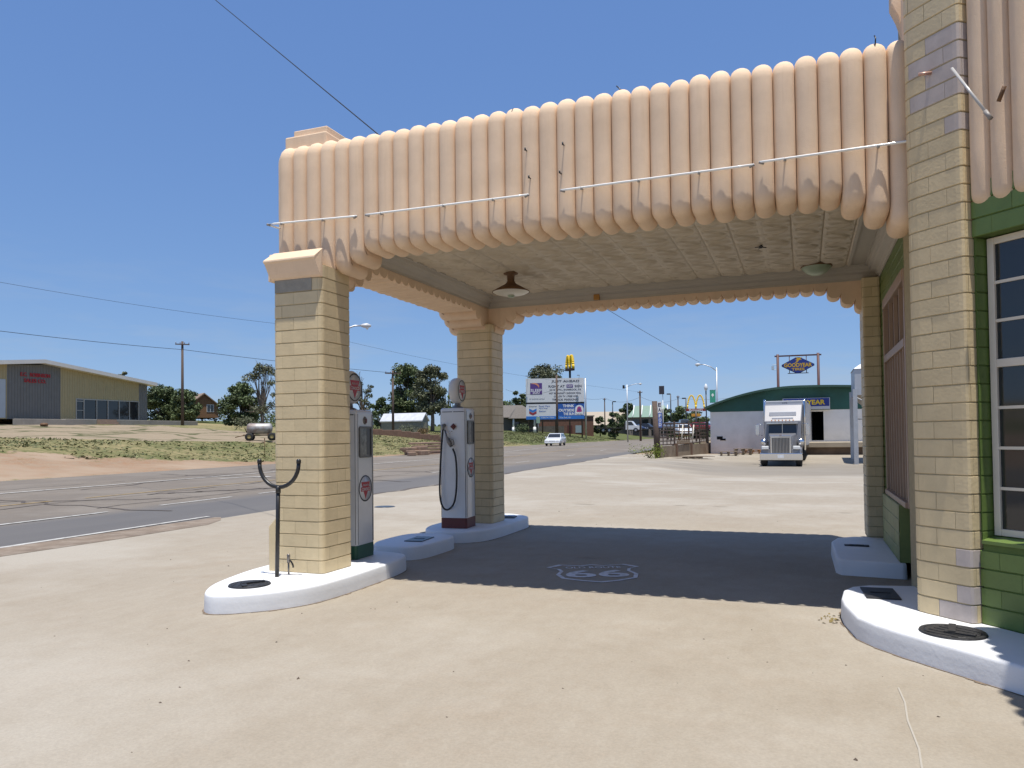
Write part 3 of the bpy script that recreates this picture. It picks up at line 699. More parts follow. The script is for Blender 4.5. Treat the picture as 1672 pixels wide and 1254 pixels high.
# lugs and pipe stub on the pier
mb = MB(); mb.cyl((-.19, .0, 4.36), (-.235, .075, 4.355), .013, 10, DG); mb.build('pipe_stub', mat('pink_copper', (.55, .33, .25), .4, metal=.3), pier)

# ------------------------------------------------------------------ pump islands
def island(name, poly, h, label, rot=0):
    # poly counter-clockwise; rounded shoulder
    P = [Vector(p) for p in poly]; n = len(P); mb = MB(); v = []
    def ring(o, z):
        for i in range(n):
            d1 = (P[i]-P[i-1]).normalized(); d2 = (P[(i+1) % n]-P[i]).normalized(); d = (d1+d2).normalized()
            q = P[i]+Vector((-d.y, d.x))*o; v.append((q.x, q.y, z+.004*noise.noise((q.x*2, q.y*2, 1))*(1 if z > .1 else 0)))
    pr = [(-.006, .0), (-.002, h*.5), (.0, h-.026), (.004, h-.013), (.012, h-.004), (.026, h)]
    for o, z in pr: ring(o, z)
    f = [(k*n+i, k*n+(i+1) % n, (k+1)*n+(i+1) % n, (k+1)*n+i) for k in range(len(pr)-1) for i in range(n)]+[[(len(pr)-1)*n+i for i in range(n)]]
    mb.add(v, f, None, .5, True); o = mb.build(name, M_white, None); return tag(o, label, 'pump island', 'white pump islands')
def smooth_poly(pts, k=6):
    n = len(pts); outp = []
    for i in range(n):
        p0, p1, p2, p3 = [Vector(pts[(i+j) % n]) for j in (-1, 0, 1, 2)]
        for j in range(k):
            t = j/k; q = .5*((2*p1)+(-p0+p2)*t+(2*p0-5*p1+4*p2-p3)*t*t+(-p0+3*p1-3*p2+p3)*t**3); outp.append((q.x, q.y))
    return outp
swp = [(-5.10, 5.50), (-4.72, 5.72), (-4.47, 6.10), (-4.40, 6.6), (-4.40, 7.2), (-4.43, 7.8), (-4.55, 8.15), (-4.85, 8.28), (-5.25, 8.28), (-5.55, 8.15), (-5.68, 7.8), (-5.69, 7.2), (-5.62, 6.5), (-5.42, 5.85)]
island('pump_island', smooth_poly(swp), .18, 'white painted curb island under the nearest tan pillar and the green based pump')
nwp = [(-5.10, 10.22), (-4.72, 10.36), (-4.55, 10.62), (-4.49, 11.1), (-4.49, 11.9), (-4.52, 12.45), (-4.68, 12.72), (-5.05, 12.95), (-5.42, 12.75), (-5.62, 12.3), (-5.66, 11.6), (-5.63, 10.9), (-5.45, 10.42)]
island('pump_island', smooth_poly(nwp), .18, 'white painted curb island under the farther tan pillar and the red based pump')
mdp = [(-5.10, 8.68), (-4.85, 8.68), (-4.70, 8.85), (-4.66, 9.3), (-4.68, 9.75), (-4.82, 9.98), (-5.1, 10.02), (-5.38, 9.95), (-5.5, 9.7), (-5.5, 9.1), (-5.36, 8.78)]
island('pump_island', smooth_poly(mdp), .18, 'short white curb block between the two pump islands')
fep = [(.31, 9.35), (.36, 9.22), (.95, 9.15), (1.0, 9.15), (1.0, 11.25), (.6, 11.3), (.38, 11.1), (.30, 10.7)]
island('pump_island', [(x, y) for x, y in fep], .18, 'white curb block in shade against the olive low wall')
nep = [(.30, 7.45), (.268, 7.1), (.28, 6.85), (.35, 6.41), (.46, 6.20), (.62, 5.99), (.80, 5.79), (1.197, 5.363), (2.2, 4.29), (3.4, 3.0), (3.6, 3.4), (2.5, 4.9), (1.15, 6.55), (1.0, 7.85), (.52, 7.76), (.38, 7.64)]
island('pump_island', nep, .18, 'long white curb running round the tan pier and green wall at right')

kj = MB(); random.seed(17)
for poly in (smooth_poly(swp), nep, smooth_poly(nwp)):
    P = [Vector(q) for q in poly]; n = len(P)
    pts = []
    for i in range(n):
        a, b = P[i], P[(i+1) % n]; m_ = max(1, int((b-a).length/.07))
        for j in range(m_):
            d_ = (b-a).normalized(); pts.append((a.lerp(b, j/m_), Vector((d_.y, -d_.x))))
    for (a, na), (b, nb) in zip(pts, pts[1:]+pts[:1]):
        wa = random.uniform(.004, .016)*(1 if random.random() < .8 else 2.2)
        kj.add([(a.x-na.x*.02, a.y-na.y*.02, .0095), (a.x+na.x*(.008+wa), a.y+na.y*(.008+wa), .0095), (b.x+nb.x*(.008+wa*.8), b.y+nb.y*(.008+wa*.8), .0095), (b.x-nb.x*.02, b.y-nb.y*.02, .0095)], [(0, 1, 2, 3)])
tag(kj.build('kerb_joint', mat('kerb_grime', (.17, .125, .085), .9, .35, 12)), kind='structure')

# cover plates
def round_cover(x, y, r, label, seed, sy=1):
    mb = MB(); mb.lathe([(0, .012), (r*.80, .012), (r*.83, .006), (r*.86, .012), (r*.97, .012), (r, .0), (0, 0)], (0, 0, 0), 32)
    
    for k in range(5): mb.bb(-r*.72+k*r*.3, -r*.66+k*r*.3, -r*.55, r*.55, .012, .0155)
    mb.box((r*.15, r*.1, .022), (r*1.1, .045, .014), .5); mb.box((-r*.2, -r*.35, .018), (.05, r*.9, .01), .3)
    o = mb.build('fill_cover', M_plate, None, smooth=False); o.location = (x, y, .182); o.rotation_euler = (0, 0, seed); return tag(o, label, 'cover plate', 'black filler covers on the islands')
round_cover(-5.065, 5.995, .20, 'round black iron cover on the tip of the nearest white island', .5)
round_cover(.945, 6.10, .215, 'round black iron cover on the white curb before the tan pier', .9)
def plate(x, y, wx, wy, rz, label, m=M_plate):
    mb = MB(); mb.bb(-wx/2, wx/2, -wy/2, wy/2, 0, .012); mb.bb(-wx*.3, wx*.3, -.01, .01, .012, .018); o = mb.build('hatch_plate', m, None, .003); o.location = (x, y, .182); o.rotation_euler = (0, 0, rz)
    return tag(o, label, 'cover plate', 'rectangular hatch plates on the islands')
plate(-5.0, 9.36, .26, .46, .1, 'dark steel hatch plate on the short middle curb block', mat('steel_plate', (.10, .11, .12), .35, .1, 8, metal=.6))
plate(.59, 7.35, .27, .46, .05, 'black square hatch plate on the curb left of the tan pier')
plate(-4.85, 12.3, .3, .3, .2, 'small black hatch on the far end of the farther island')
plate(.58, 10.35, .28, .1, 0, 'narrow steel plate set in the shaded curb block at the wall')
mb = MB(); mb.lathe([(0, .008), (.22, .008), (.24, .0), (0, 0)], (0, 0, .002), 24); o = mb.build('utility_cover', mat('steel_plate', (.10, .11, .12))); gp = at(628, 828, 1); 
dv = gp-Vector((0, 0, 1.6)); gp = Vector((0, 0, 1.6))+dv*(-1.6/dv.z); o.location = (gp.x, gp.y, .006); tag(o, 'grey round utility cover flush in the concrete beyond the pumps', 'cover plate')

# ------------------------------------------------------------------ hose rack post, tap
t = thing('fork_post', 'black iron post ending in a U shaped fork, before the nearest pillar', 'post', (-5.085, 6.43, .18))
mb = MB(); mb.tube([(0, 0, 0), (.012, 0, .5), (.02, 0, .93)], .0215, 12); mb.cyl((.02, 0, .86), (.02, 0, .93), .026, 12); mb.build('post', M_black, t)
mb = MB(); pts = []
for i in range(17): a = R(180+180*i/16-0); pts.append((.03+.245*math.cos(a), .0, 1.165+.245*math.sin(a)))
mb.tube(pts, .0205, 12); mb.build('fork', M_black, t)
for s in (0, -1): mb = MB(); p = pts[s]; mb.lathe([(0, .0), (.024, .0), (.024, .03), (.014, .045), (0, .045)], p, 12); mb.build('tip', M_black, t)
t = thing('water_tap', 'small grey standpipe tap on the white island beside the fork post', 'tap', (-5.055, 6.58, .18))
mb = MB(); mb.tube([(0, 0, 0), (0, 0, .12)], .009, 8); mb.tube([(0, 0, .12), (.0, 0, .20), (.0, 0, .215)], [.017, .017, .012], 8); mb.build('standpipe', mat('dull_brass', (.22, .2, .18), .4, .1, metal=.6), t)
mb = MB(); mb.tube([(0, 0, .15), (.03, 0, .14), (.055, 0, .10), (.058, 0, .075)], .009, 8); mb.build('spout', M_black, t)

# ------------------------------------------------------------------ fuel pumps
def emblem(parent, M, rad, ring=True, disc=True):
    if disc:
        mb = MB(); mb.lathe([(0, .0), (rad*.98, 0), (rad*.98, .002), (0, .002)], (0, 0, 0), 32); d = mb.build('badge', M_enamel, parent, M=M)
    else: d = parent
    def ch(mb, name, m, z): o = mb.build(name, m, d, M=M @ Matrix.Translation((0, 0, z))); return o
    if ring:
        mb = MB(); mb.lathe([(rad*.92, 0), (rad, 0), (rad, .003), (rad*.92, .003)], (0, 0, 0), 32); ch(mb, 'ring', M_black, .0005)
    r = rad
    mb = MB(); mb.prism([(-.66*r, .50*r), (.66*r, .50*r), (.44*r, .02*r), (-.44*r, .02*r)][::-1], 0, .0015)
    mb.prism([(-.72*r, .10*r), (.72*r, .10*r), (.72*r, -.22*r), (-.72*r, -.22*r)][::-1], 0, .0022); mb.prism([(-.32*r, -.21*r), (.32*r, -.21*r), (0, -.80*r)][::-1], 0, .0015)
    ch(mb, 'triangle', M_red, .0025)
    text('CONOCO', .2*r, mat('badge_white', (.6, .6, .58)), 'lettering', d, M @ Matrix.Translation((0, -.06*r, .006)), bold=.004*r, th=.0004, width=1.25*r, height=.22*r)
    text('PRODUCTS', .12*r, mat('badge_white', (.6, .6, .58)), 'lettering', d, M @ Matrix.Translation((0, .26*r, .006)), th=.0004, width=.80*r, height=.13*r)
def pump(loc, rz, H, basem, label, hose_north):
    t = thing('fuel_pump', label, 'fuel pump', loc, rz, 'vintage white fuel pumps')
    h = .213
    # cabinet: rounded plan, rounded top edge
    mb = MB(); pl = rrect(-h, h, -h, h, .035, 4); n = len(pl)
    def ring(sc_, z): return [(x*sc_, y*sc_, z) for x, y in pl]
    rings = [ring(1.0, .16), ring(1.0, H-.07), ring(.995, H-.04), ring(.97, H-.015), ring(.90, H)]
    v = [p for r_ in rings for p in r_]; f = [(k*n+i, k*n+(i+1) % n, (k+1)*n+(i+1) % n, (k+1)*n+i) for k in range(len(rings)-1) for i in range(n)]+[[(len(rings)-1)*n+i for i in range(n)]]
    mb.add(v, f, None, .5, True); cab = mb.build('cabinet', M_enamel, t)
    mb = MB(); v = []
    mb.prism([(x*1.006, y*1.006) for x, y in pl], 0, .16); mb.build('base', basem, t, .003)
    # corner seams
    mb = MB()
    for sx in (-1, 1):
        for sy in (-1, 1): mb.tube([(sx*(h-.012), sy*(h+.0005), .17), (sx*(h-.012), sy*(h+.0005), H-.05)], .0025, 6); mb.tube([(sx*(h+.0005), sy*(h-.042), .17), (sx*(h+.0005), sy*(h-.042), H-.05)], .003, 6)
    mb.build('seam', mat('grime_dark', (.07, .065, .06), .8), cab)
    mb = MB(); mb.bb(-h+.04, -.01, -h-.003, -h+.01, H-.065, H-.055); mb.bb(.01, h-.03, -h-.003, -h+.01, H-.065, H-.055); mb.build('vent_slot', M_black, cab)
    E = Matrix.Translation((h, 0, 0)) @ Matrix.Rotation(math.pi/2, 4, 'Z') @ RX90   # drawing on the east face
    def on(x, z, o=.0): return E @ Matrix.Translation((x, z, o))
    # dial window
    mb = MB(); zc = H-.38; mb.add([], []); 
    fr_ = rrect(-.15, .15, -.185, .185, .03, 3); fi = rrect(-.128, .128, -.163, .163, .02, 3); m_ = len(fr_)
    mb.add([(x, y, 0) for x, y in fr_]+[(x, y, .016) for x, y in fr_]+[(x, y, .016) for x, y in fi]+[(x, y, .002) for x, y in fi], [(k*m_+i, k*m_+(i+1) % m_, (k+1)*m_+(i+1) % m_, (k+1)*m_+i) for k in range(3) for i in range(m_)])
    dw = mb.build('dial_window', mat('dull_frame', (.14, .135, .12), .5, .2, 20, metal=.4), t, M=on(.0, zc))
    mb = MB(); mb.prism(fi, .001, .004); mb.build('dial_glass', mat('dial_glass', (.17, .17, .155), .2, .6, 9), dw, M=on(0, zc))
    mb = MB(); mb.bb(.035, .125, -.15, .155, .0042, .006); mb.build('blind', mat('dial_black', (.03, .03, .032), .3), dw, M=on(0, zc))
    mb = MB(); mb.lathe([(0, .016), (.035, .014), (.048, .0)], (0, 0, 0), 20); md = mb.build('medallion', mat('dull_brass', (.22, .2, .18)), t, M=on(.0, H-.125))
    mb = MB(); mb.bb(-.012, .018, -.028, .02, .012, .02); mb.build('medallion_figure', M_dkred, md, M=on(.0, H-.125))
    emblem(t, on(.0, H-.93, .001), .155)
    # globe: thick lens-shaped disc on a neck, faces along local x
    gz = H+.275
    mb = MB(); mb.lathe([(.09, H-.002), (.09, H+.02), (.05, H+.035), (.045, H+.085), (.07, H+.10)], (0, 0, 0), 20); mb.build('globe_neck', mat('cast_grey', (.2, .2, .2), .5, .1, metal=.4), t)
    mb = MB(); pr = [(0, -.078), (.165, -.078), (.185, -.07), (.200, -.045), (.204, 0), (.200, .045), (.185, .07), (.165, .078), (0, .078)]
    mb.lathe(pr, (0, 0, gz), 36, 'X'); gb = mb.build('globe', mat('milk_glass', (.62, .60, .56), .3, .03), t)
    for s in (1, -1):
        Mx = Matrix.Translation((s*.0785, 0, gz)) @ Matrix.Rotation(s*math.pi/2, 4, 'Z') @ RX90
        emblem(gb, Mx, .168)
    # hose side
    sy = 1 if hose_north else -1
    def hs(x, z, o): return Vector((x, sy*(h+o), z))
    mb = MB(); mb.lathe([(0, .012), (.045, .010), (.05, 0)], (0, 0, 0), 20, 'Z', Matrix.Translation(hs(.02, H-.29, 0)) @ Matrix.Rotation(math.pi/2*(1 if sy < 0 else -1), 4, 'X'))
    mb.build('switch_plate', M_enamel, t)
    mb = MB(); mb.cyl(hs(.02, H-.29, .01), hs(.02, H-.29, .045), .018, 12); 
    mb.lathe([(.026, .0), (.05, .0), (.05, .012), (.026, .012)], (0, 0, 0), 4, 'Z', Matrix.Translation(hs(.02, H-.29, .018)) @ Matrix.Rotation(math.pi/2*(1 if sy < 0 else -1), 4, 'X'))
    mb.build('switch_knob', mat('maroon_paint', (.12, .025, .02)), t)
    mb = MB(); mb.tube([hs(-.14, H-.27, .0), hs(-.14, H-.27, .05), hs(-.14, H-.34, .06)], [.03, .03, .022], 12); mb.build('hose_outlet', mat('cast_grey', (.2, .2, .2)), t)
    nb = MB(); nb.tube([hs(-.11, H-.34, .055), hs(-.075, H-.45, .06), hs(-.04, H-.52, .065), hs(.0, H-.60, .06)], [.012, .016, .036, .026], 12)
    nb.tube([hs(-.05, H-.46, .075), hs(.04, H-.50, .085), hs(.045, H-.57, .08)], .008, 8); nz_ = nb.build('nozzle', mat('nozzle_alloy', (.20, .19, .18), .4, .15, 10, metal=.5), t)
    mb = MB(); mb.tube([hs(-.13, H-.33, .06), hs(-.06, H-.40, .05), hs(.01, H-.36, .05)], .006, 6); mb.build('nozzle_hook', M_chrome, t)
    hp = [hs(-.14, H-.33, .06), hs(-.165, H-.6, .065), hs(-.19, H-1.0, .07), hs(-.195, H-1.3, .075), hs(-.17, H-1.47, .08), hs(-.11, H-1.56, .085), hs(-.03, H-1.55, .085), hs(.04, H-1.46, .08), hs(.075, H-1.28, .075), hs(.085, H-1.0, .07), hs(.065, H-.75, .065), hs(.02, H-.63, .06)]
    sm = [Vector(p) for p in hp]; pts = []
    for i in range(len(sm)-1):
        p0 = sm[max(i-1, 0)]; p1 = sm[i]; p2 = sm[i+1]; p3 = sm[min(i+2, len(sm)-1)]
        for j in range(5): tt = j/5; pts.append(.5*((2*p1)+(-p0+p2)*tt+(2*p0-5*p1+4*p2-p3)*tt*tt+(-p0+3*p1-3*p2+p3)*tt**3))
    pts.append(sm[-1]); mb = MB(); mb.tube(pts, .0145, 10); mb.build('hose', M_rubber, t)
    return t
pump((-5.095, 7.785, .182), R(3), 1.745, M_dkgreen, 'white vintage fuel pump with dark green base beside the nearest pillar', True)
pump((-5.095, 10.84, .182), R(4), 1.86, M_dkred, 'white vintage fuel pump with maroon base and hanging black hose', False)

# ------------------------------------------------------------------ neon tubes on the parapet
def neon(x0, x1, z0, z1, label, lug=True, bend=None):
    t = thing('neon_tube', label, 'neon tube', (x0, 6.860, z0), 0, 'unlit neon tubes along the front parapet')
    mb = MB(); pts = [(i/12*(x1-x0), .0, (z1-z0)*i/12) for i in range(13)]
    if bend: pts = [bend]+pts
    mb.tube(pts, .011, 8)
    mb.build('glass', M_tube, t)
    n = max(2, int((x1-x0)/.55)); 
    for i in range(n):
        f_ = (i+.35)/n; x = f_*(x1-x0); mb = MB(); k = math.floor((x+x0+5.438)/W35); xc = (k+.5)*W35-5.438-x0
        mb.tube([(xc, .05, (z1-z0)*f_-.004), (xc, .0, (z1-z0)*f_-.004)], .007, 6); mb.tube([(xc, 0, (z1-z0)*f_-.02), (xc, 0, (z1-z0)*f_+.006)], .012, 8); mb.build('standoff', mat('clear_grey', (.35, .33, .30), .3), t)
    for e_ in (0, 1):
        mb = MB(); x = e_*(x1-x0); mb.tube([(x+(.0 if e_ else .0), 0, (z1-z0)*e_), (x+(.04 if e_ else -.04)*(-1), .012, (z1-z0)*e_-.012)], .013, 8); mb.build('electrode', mat('grey_electrode', (.28, .26, .24), .5), t)
    return t
neon(-5.54, -4.38, 3.985, 3.945, 'short white neon tube overhanging the left end of the parapet', bend=(.13, .06, -.045))
neon(-4.27, -2.445, 3.945, 3.93, 'long white neon tube left of the gap at mid parapet')
neon(-2.12, -.36, 3.93, 3.93, 'white neon tube right of the gap at mid parapet')
neon(-.32, .96, 3.945, 3.955, 'white neon tube ending against the tan pier')
t = thing('broken_neon_tube', 'dangling length of grey neon tube on the upper right fluted band', 'neon tube', (*dg(.05, .09), 4.27), 0)
mb = MB(); a = Vector((0, 0, 0)); b = Vector((*dg(.34, .10), 3.78))-Vector((*dg(.05, .09), 4.27)); mb.tube([a, b], .011, 8); mb.build('glass', mat('grey_glass', (.45, .44, .42), .25), t)
mb = MB(); mb.tube([b*.86, b*1.0], .016, 8); mb.build('electrode', mat('grey_electrode', (.28, .26, .24)), t)
t = thing('tube_socket', 'dark rusty tube socket on the flutes at far upper right', 'socket', (*dg(.36, .045), 3.90))
mb = MB(); mb.tube([(0, 0, 0), (.03, -.04, .09)], .014, 8); mb.build('socket', M_rust, t)
# iron pins and stubs left on the flutes
for (px, py, o, L_) in ((860, 247, .05, .03), (866, 292, .05, .03), (921, 238, .05, .03), (916, 284, .05, .03)):
    d_ = at(px, py, 1)-Vector((0, 0, 1.6)); P = Vector((0, 0, 1.6))+d_*(6.905/d_.y)
    mb = MB(); mb.tube([(0, .03, 0), (0, -.045, .005)], .006, 6); mb.tube([(0, -.045, -.008), (0, -.045, .02)], .008, 6); o_ = mb.build('wire_stub', M_black); o_.location = P; tag(o_, 'small black cut wire stub sticking out of the peach flutes near the tube gap', 'wire stub', 'cut wire stubs on the parapet')
for (px, py) in ((838, 186), (893, 178), (1012, 148), (1428, 68)):
    d_ = at(px, py, 1)-Vector((0, 0, 1.6)); P = Vector((0, 0, 1.6))+d_*(6.98/d_.y)
    mb = MB(); mb.tube([(0, -.05, -.07), (.004, -.045, -.01), (.0, .0, .03)] if px != 1012 else [(.06, .02, -.04), (0, .02, .0), (-.035, .02, .04)], .006, 6); o_ = mb.build('roof_pin', M_black); o_.location = P+Vector((0, 0, .02)); tag(o_, {838: 'short black wire pin on a dome left of the parapet middle', 893: 'black wire hook over a dome at the parapet middle', 1012: 'black rod poking up behind the parapet', 1428: 'small grey clip on a dome near the tan pier'}[px], 'wire pin', 'wire pins along the parapet top')

# ------------------------------------------------------------------ lamps under the canopy
t = thing('ceiling_lamp', 'rusty brown hanging lamp with a wide shallow shade on the tin ceiling', 'ceiling lamp', (-3.80, 9.88, 3.885))
mb = MB(); mb.lathe([(0, 0), (.105, 0), (.10, -.02), (.055, -.035), (.05, -.12), (.062, -.13), (.062, -.15), (0, -.15)], (0, 0, 0), 24); mb.build('stem', M_rust, t)
mb = MB(); mb.lathe([(.06, -.14), (.09, -.165), (.18, -.215), (.262, -.262), (.265, -.275), (.255, -.27), (.17, -.225), (.05, -.175)], (0, 0, 0), 32); mb.build('shade', M_rust, t)
mb = MB(); mb.lathe([(.255, -.272), (.20, -.30), (.12, -.315), (0, -.32)], (0, 0, 0), 32); mb.build('diffuser', mat('frosted_glass', (.62, .58, .48), .3), t)
mb = MB(); mb.lathe([(.05, -.32), (.045, -.345), (0, -.35)], (0, 0, 0), 20); mb.build('finial', mat('green_milk_glass', (.35, .42, .30), .4), t)
t = thing('ceiling_lamp', 'small greenish bowl lamp flush on the ceiling at the right', 'ceiling lamp', (.20, 11.15, 3.872))
mb = MB(); mb.lathe([(.195, 0), (.19, -.03), (.13, -.09), (.07, -.12), (0, -.128)], (0, 0, 0), 28); mb.build('bowl', mat('green_milk_glass', (.35, .42, .30)), t)
mb = MB(); mb.lathe([(.2, .01), (.205, -.012), (.19, -.014)], (0, 0, 0), 28); mb.build('rim', M_rust, t)
t = thing('ceiling_rosette', 'small black spider bracket at the middle of the tin ceiling', 'bracket', (-.45, 9.65, 3.88))
mb = MB()
for k in range(4): a = k*1.57+.4; mb.tube([(0, 0, -.02), (.07*math.cos(a), .07*math.sin(a), -.03)], .006, 6)
mb.lathe([(0, -.04), (.02, -.035), (.022, 0)], (0, 0, 0), 10); mb.build('bracket', M_black, t)
t = thing('eave_light', 'tiny amber box fixed on the far crown moulding', 'light fitting', (-2.98, 11.47, 3.74))
mb = MB(); mb.bb(-.045, .045, -.03, .03, -.04, .045); mb.build('housing', mat('amber_box', (.42, .2, .04), .5), t, .006)
#@@BACKGROUND
# ------------------------------------------------------------------ trees
def tree(name, label, p, H, Wd, leaf, seed, trunk_h=.3, n_clump=26, dens=1.0, leafs=.30, bare=.0, barkm=None, group='background trees', flat=.75, lean=0):
    rnd = random.Random(seed); t = thing(name, label, 'tree', p, 0, group); barkm = barkm or M_bark
    tb = MB(); r0 = max(.09, H*.028)
    fork = Vector((lean*.3, 0, H*trunk_h))
    tb.tube([(0, 0, -.2), (r0*.3, 0, H*trunk_h*.5), fork], [r0*1.25, r0, r0*.85], 8); tr = tb.build('trunk', barkm, t)
    clumps = []
    for i in range(n_clump):
        a = rnd.uniform(0, 6.283); zf = rnd.random(); z = H*lerp(trunk_h*.75, .95, zf)
        rr = Wd/2*math.sqrt(max(0, 1-((zf-.42)/.62)**2))*rnd.uniform(.35, 1.0)
        clumps.append((Vector((rr*math.cos(a)+lean*zf, rr*math.sin(a)*.9, z)), rnd.uniform(.6, 1.15)*Wd*(.205 if not bare else .17)))
    lb = MB()
    for c, rad in clumps[::2 if bare == 0 else 1]:
        mid = fork.lerp(c, .5)+Vector((rnd.uniform(-.1, .1), rnd.uniform(-.1, .1), rnd.uniform(0, .12)))*Wd*.5
        lb.tube([fork*rnd.uniform(.75, 1), mid, c], [r0*.42, r0*.26, r0*.08], 5, None, False)
        if bare:
            for k in range(3):
                e_ = c+Vector((rnd.uniform(-1, 1), rnd.uniform(-1, 1), rnd.uniform(-.2, 1.2)))*Wd*.12
                lb.tube([mid.lerp(c, rnd.uniform(.3, 1)), e_], [r0*.12, r0*.04], 4, None, False)
                for q in range(2): g_ = e_+Vector((rnd.uniform(-1, 1), rnd.uniform(-1, 1), rnd.uniform(-.2, 1)))*Wd*.06; lb.tube([e_.lerp(c, rnd.uniform(0, .5)), g_], [r0*.06, r0*.03], 3, None, False)
    lb.build('limb', barkm, t)
    fb = MB()
    for c, rad in clumps:
        if rnd.random() < bare: continue
        shade = rnd.uniform(.15, .85)
        for k in range(int(190*dens)):
            d = Vector((rnd.gauss(0, 1), rnd.gauss(0, 1), rnd.gauss(0, flat))); d = d.normalized()*rad*rnd.random()**.45
            d.z *= flat; q = c+d; s = leafs*rnd.uniform(.5, 1.2)
            u = Vector((rnd.gauss(0, 1), rnd.gauss(0, 1), rnd.gauss(0, .6))).normalized(); v_ = u.cross(Vector((rnd.gauss(0, 1), rnd.gauss(0, 1), rnd.gauss(0, 1)))).normalized()
            fb.add([q-u*s*.5, q+v_*s*.32, q+u*s*.5, q-v_*s*.32], [(0, 1, 2, 3)], None, max(0, min(1, shade+rnd.uniform(-.25, .25))))
    if fb.v: fb.build('crown', leaf, t, fixn=False)
    return t
def bush(name, label, p, H, Wd, leaf, seed, leafs=.16, group='shrubs'):
    rnd = random.Random(seed); t = thing(name, label, 'shrub', p, 0, group)
    sb = MB()
    for k in range(6): a = rnd.uniform(0, 6.28); sb.tube([(0, 0, 0), (Wd*.3*math.cos(a), Wd*.3*math.sin(a), H*.7)], [.03, .008], 5)
    sb.build('stem', M_bark, t); fb = MB()
    for c in range(12):
        cc = Vector((rnd.gauss(0, .22)*Wd, rnd.gauss(0, .22)*Wd, H*rnd.uniform(.25, .8))); sh_ = rnd.uniform(.2, .9)
        for k in range(70):
            q = cc+Vector((rnd.gauss(0, 1), rnd.gauss(0, 1), rnd.gauss(0, .8)))*Wd*.11; q.z = max(.02, q.z); s = leafs*rnd.uniform(.5, 1.2)
            u = Vector((rnd.gauss(0, 1), rnd.gauss(0, 1), rnd.gauss(0, .6))).normalized(); v_ = u.cross(Vector((rnd.gauss(0, 1), rnd.gauss(0, 1), rnd.gauss(0, 1)))).normalized()
            fb.add([q-u*s*.5, q+v_*s*.3, q+u*s*.5, q-v_*s*.3], [(0, 1, 2, 3)], None, max(0, min(1, sh_+rnd.uniform(-.2, .2))))
    fb.build('leaves', leaf, t, fixn=False); return t
def hgt_at(px, py, d, p): return at(px, py, d).z-p.z
def ptree(name, label, px, ytop, wpx, d, leaf, seed, **k):
    p = spot(px, d); return tree(name, label, p, hgt_at(px, ytop, d, p), wpx*d/CF, leaf, seed, **k)
ptree('round_tree', 'dense dark tree right beside the yellow metal building', 262, 629, 58, 118, L_dark, 1, trunk_h=.06, n_clump=56, leafs=.42)
ptree('round_tree', 'bushy tree directly behind the brown utility pole', 303, 637, 44, 116, L_mid, 2, trunk_h=.06, n_clump=56, leafs=.40)
ptree('round_tree', 'treetop poking over the roof of the yellow metal building', 204, 605, 26, 140, L_olive, 3, trunk_h=.35, n_clump=14, leafs=.4)
ptree('round_tree', 'small dark tree behind the ridge of the brown brick house', 330, 645, 26, 138, L_dark, 31, trunk_h=.2, n_clump=14, leafs=.45)
ptree('round_tree', 'dark leafy tree between the brown brick house and the tank trailer', 393, 626, 58, 104, L_dark, 4, trunk_h=.08, n_clump=64, leafs=.38)
ptree('half_dead_tree', 'tall half bare tree with grey twigs left of the nearest pillar', 428, 592, 62, 100, L_olive, 5, trunk_h=.22, n_clump=34, bare=.62, barkm=M_deadwood, leafs=.3, dens=.7)
ptree('half_dead_tree', 'bare grey tree partly hidden by the nearest pillar', 458, 597, 40, 104, L_olive, 6, trunk_h=.3, n_clump=24, bare=.9, barkm=M_deadwood, leafs=.3, dens=.5)
ptree('thin_tree', 'thin sparse tree beside the globe of the green based pump', 592, 605, 36, 112, L_olive, 7, trunk_h=.35, n_clump=24, bare=.45, dens=.45, leafs=.3)
ptree('round_tree', 'low dark tree just right of the green based pump', 622, 648, 34, 112, L_dark, 8, trunk_h=.12, n_clump=20, leafs=.36)
ptree('big_tree', 'big leafy tree left of two behind the tin roofed shed', 664, 596, 60, 116, L_mid, 9, trunk_h=.10, n_clump=80, leafs=.40, flat=.85)
ptree('big_tree', 'big forked tree with a visible grey trunk behind the tin roofed shed', 706, 596, 58, 111, L_olive, 10, trunk_h=.36, n_clump=62, leafs=.36, barkm=M_deadwood)
ptree('thin_tree', 'bare thin tree left of the white globe of the red based pump', 731, 620, 26, 118, L_olive, 11, trunk_h=.3, n_clump=16, bare=.7, dens=.5, leafs=.3, barkm=M_deadwood)
ptree('cypress_tree', 'narrow yellow green conifer behind the white globe of the red based pump', 737, 641, 16, 96, L_lime, 12, trunk_h=.06, n_clump=26, leafs=.22)
ptree('round_tree', 'large tree rising behind the roadside billboard', 892, 590, 66, 176, L_olive, 13, trunk_h=.2, n_clump=70, leafs=.55)
ptree('round_tree', 'tree between the grey porch house and the billboard', 851, 630, 34, 168, L_mid, 14, trunk_h=.15, n_clump=26, leafs=.5)
ptree('round_tree', 'dark tree behind the grey porch house roof', 826, 655, 40, 185, L_dark, 32, trunk_h=.2, n_clump=22, leafs=.5)
ptree('round_tree', 'small round tree in front of the beige strip building', 980, 681, 20, 170, L_dark, 15, trunk_h=.2, n_clump=18, leafs=.4)
ptree('round_tree', 'bushy tree before the seam of the beige and green roofs', 1004, 672, 32, 166, L_dark, 16, trunk_h=.18, n_clump=26, leafs=.45)
ptree('round_tree', 'tree crown showing above the beige and green roofs', 1029, 660, 34, 225, L_dark, 17, trunk_h=.3, n_clump=20, leafs=.6)
ptree('round_tree', 'tree behind the tilted wooden post with the vertical sign', 1090, 668, 34, 172, L_dark, 18, trunk_h=.2, n_clump=22, leafs=.5)
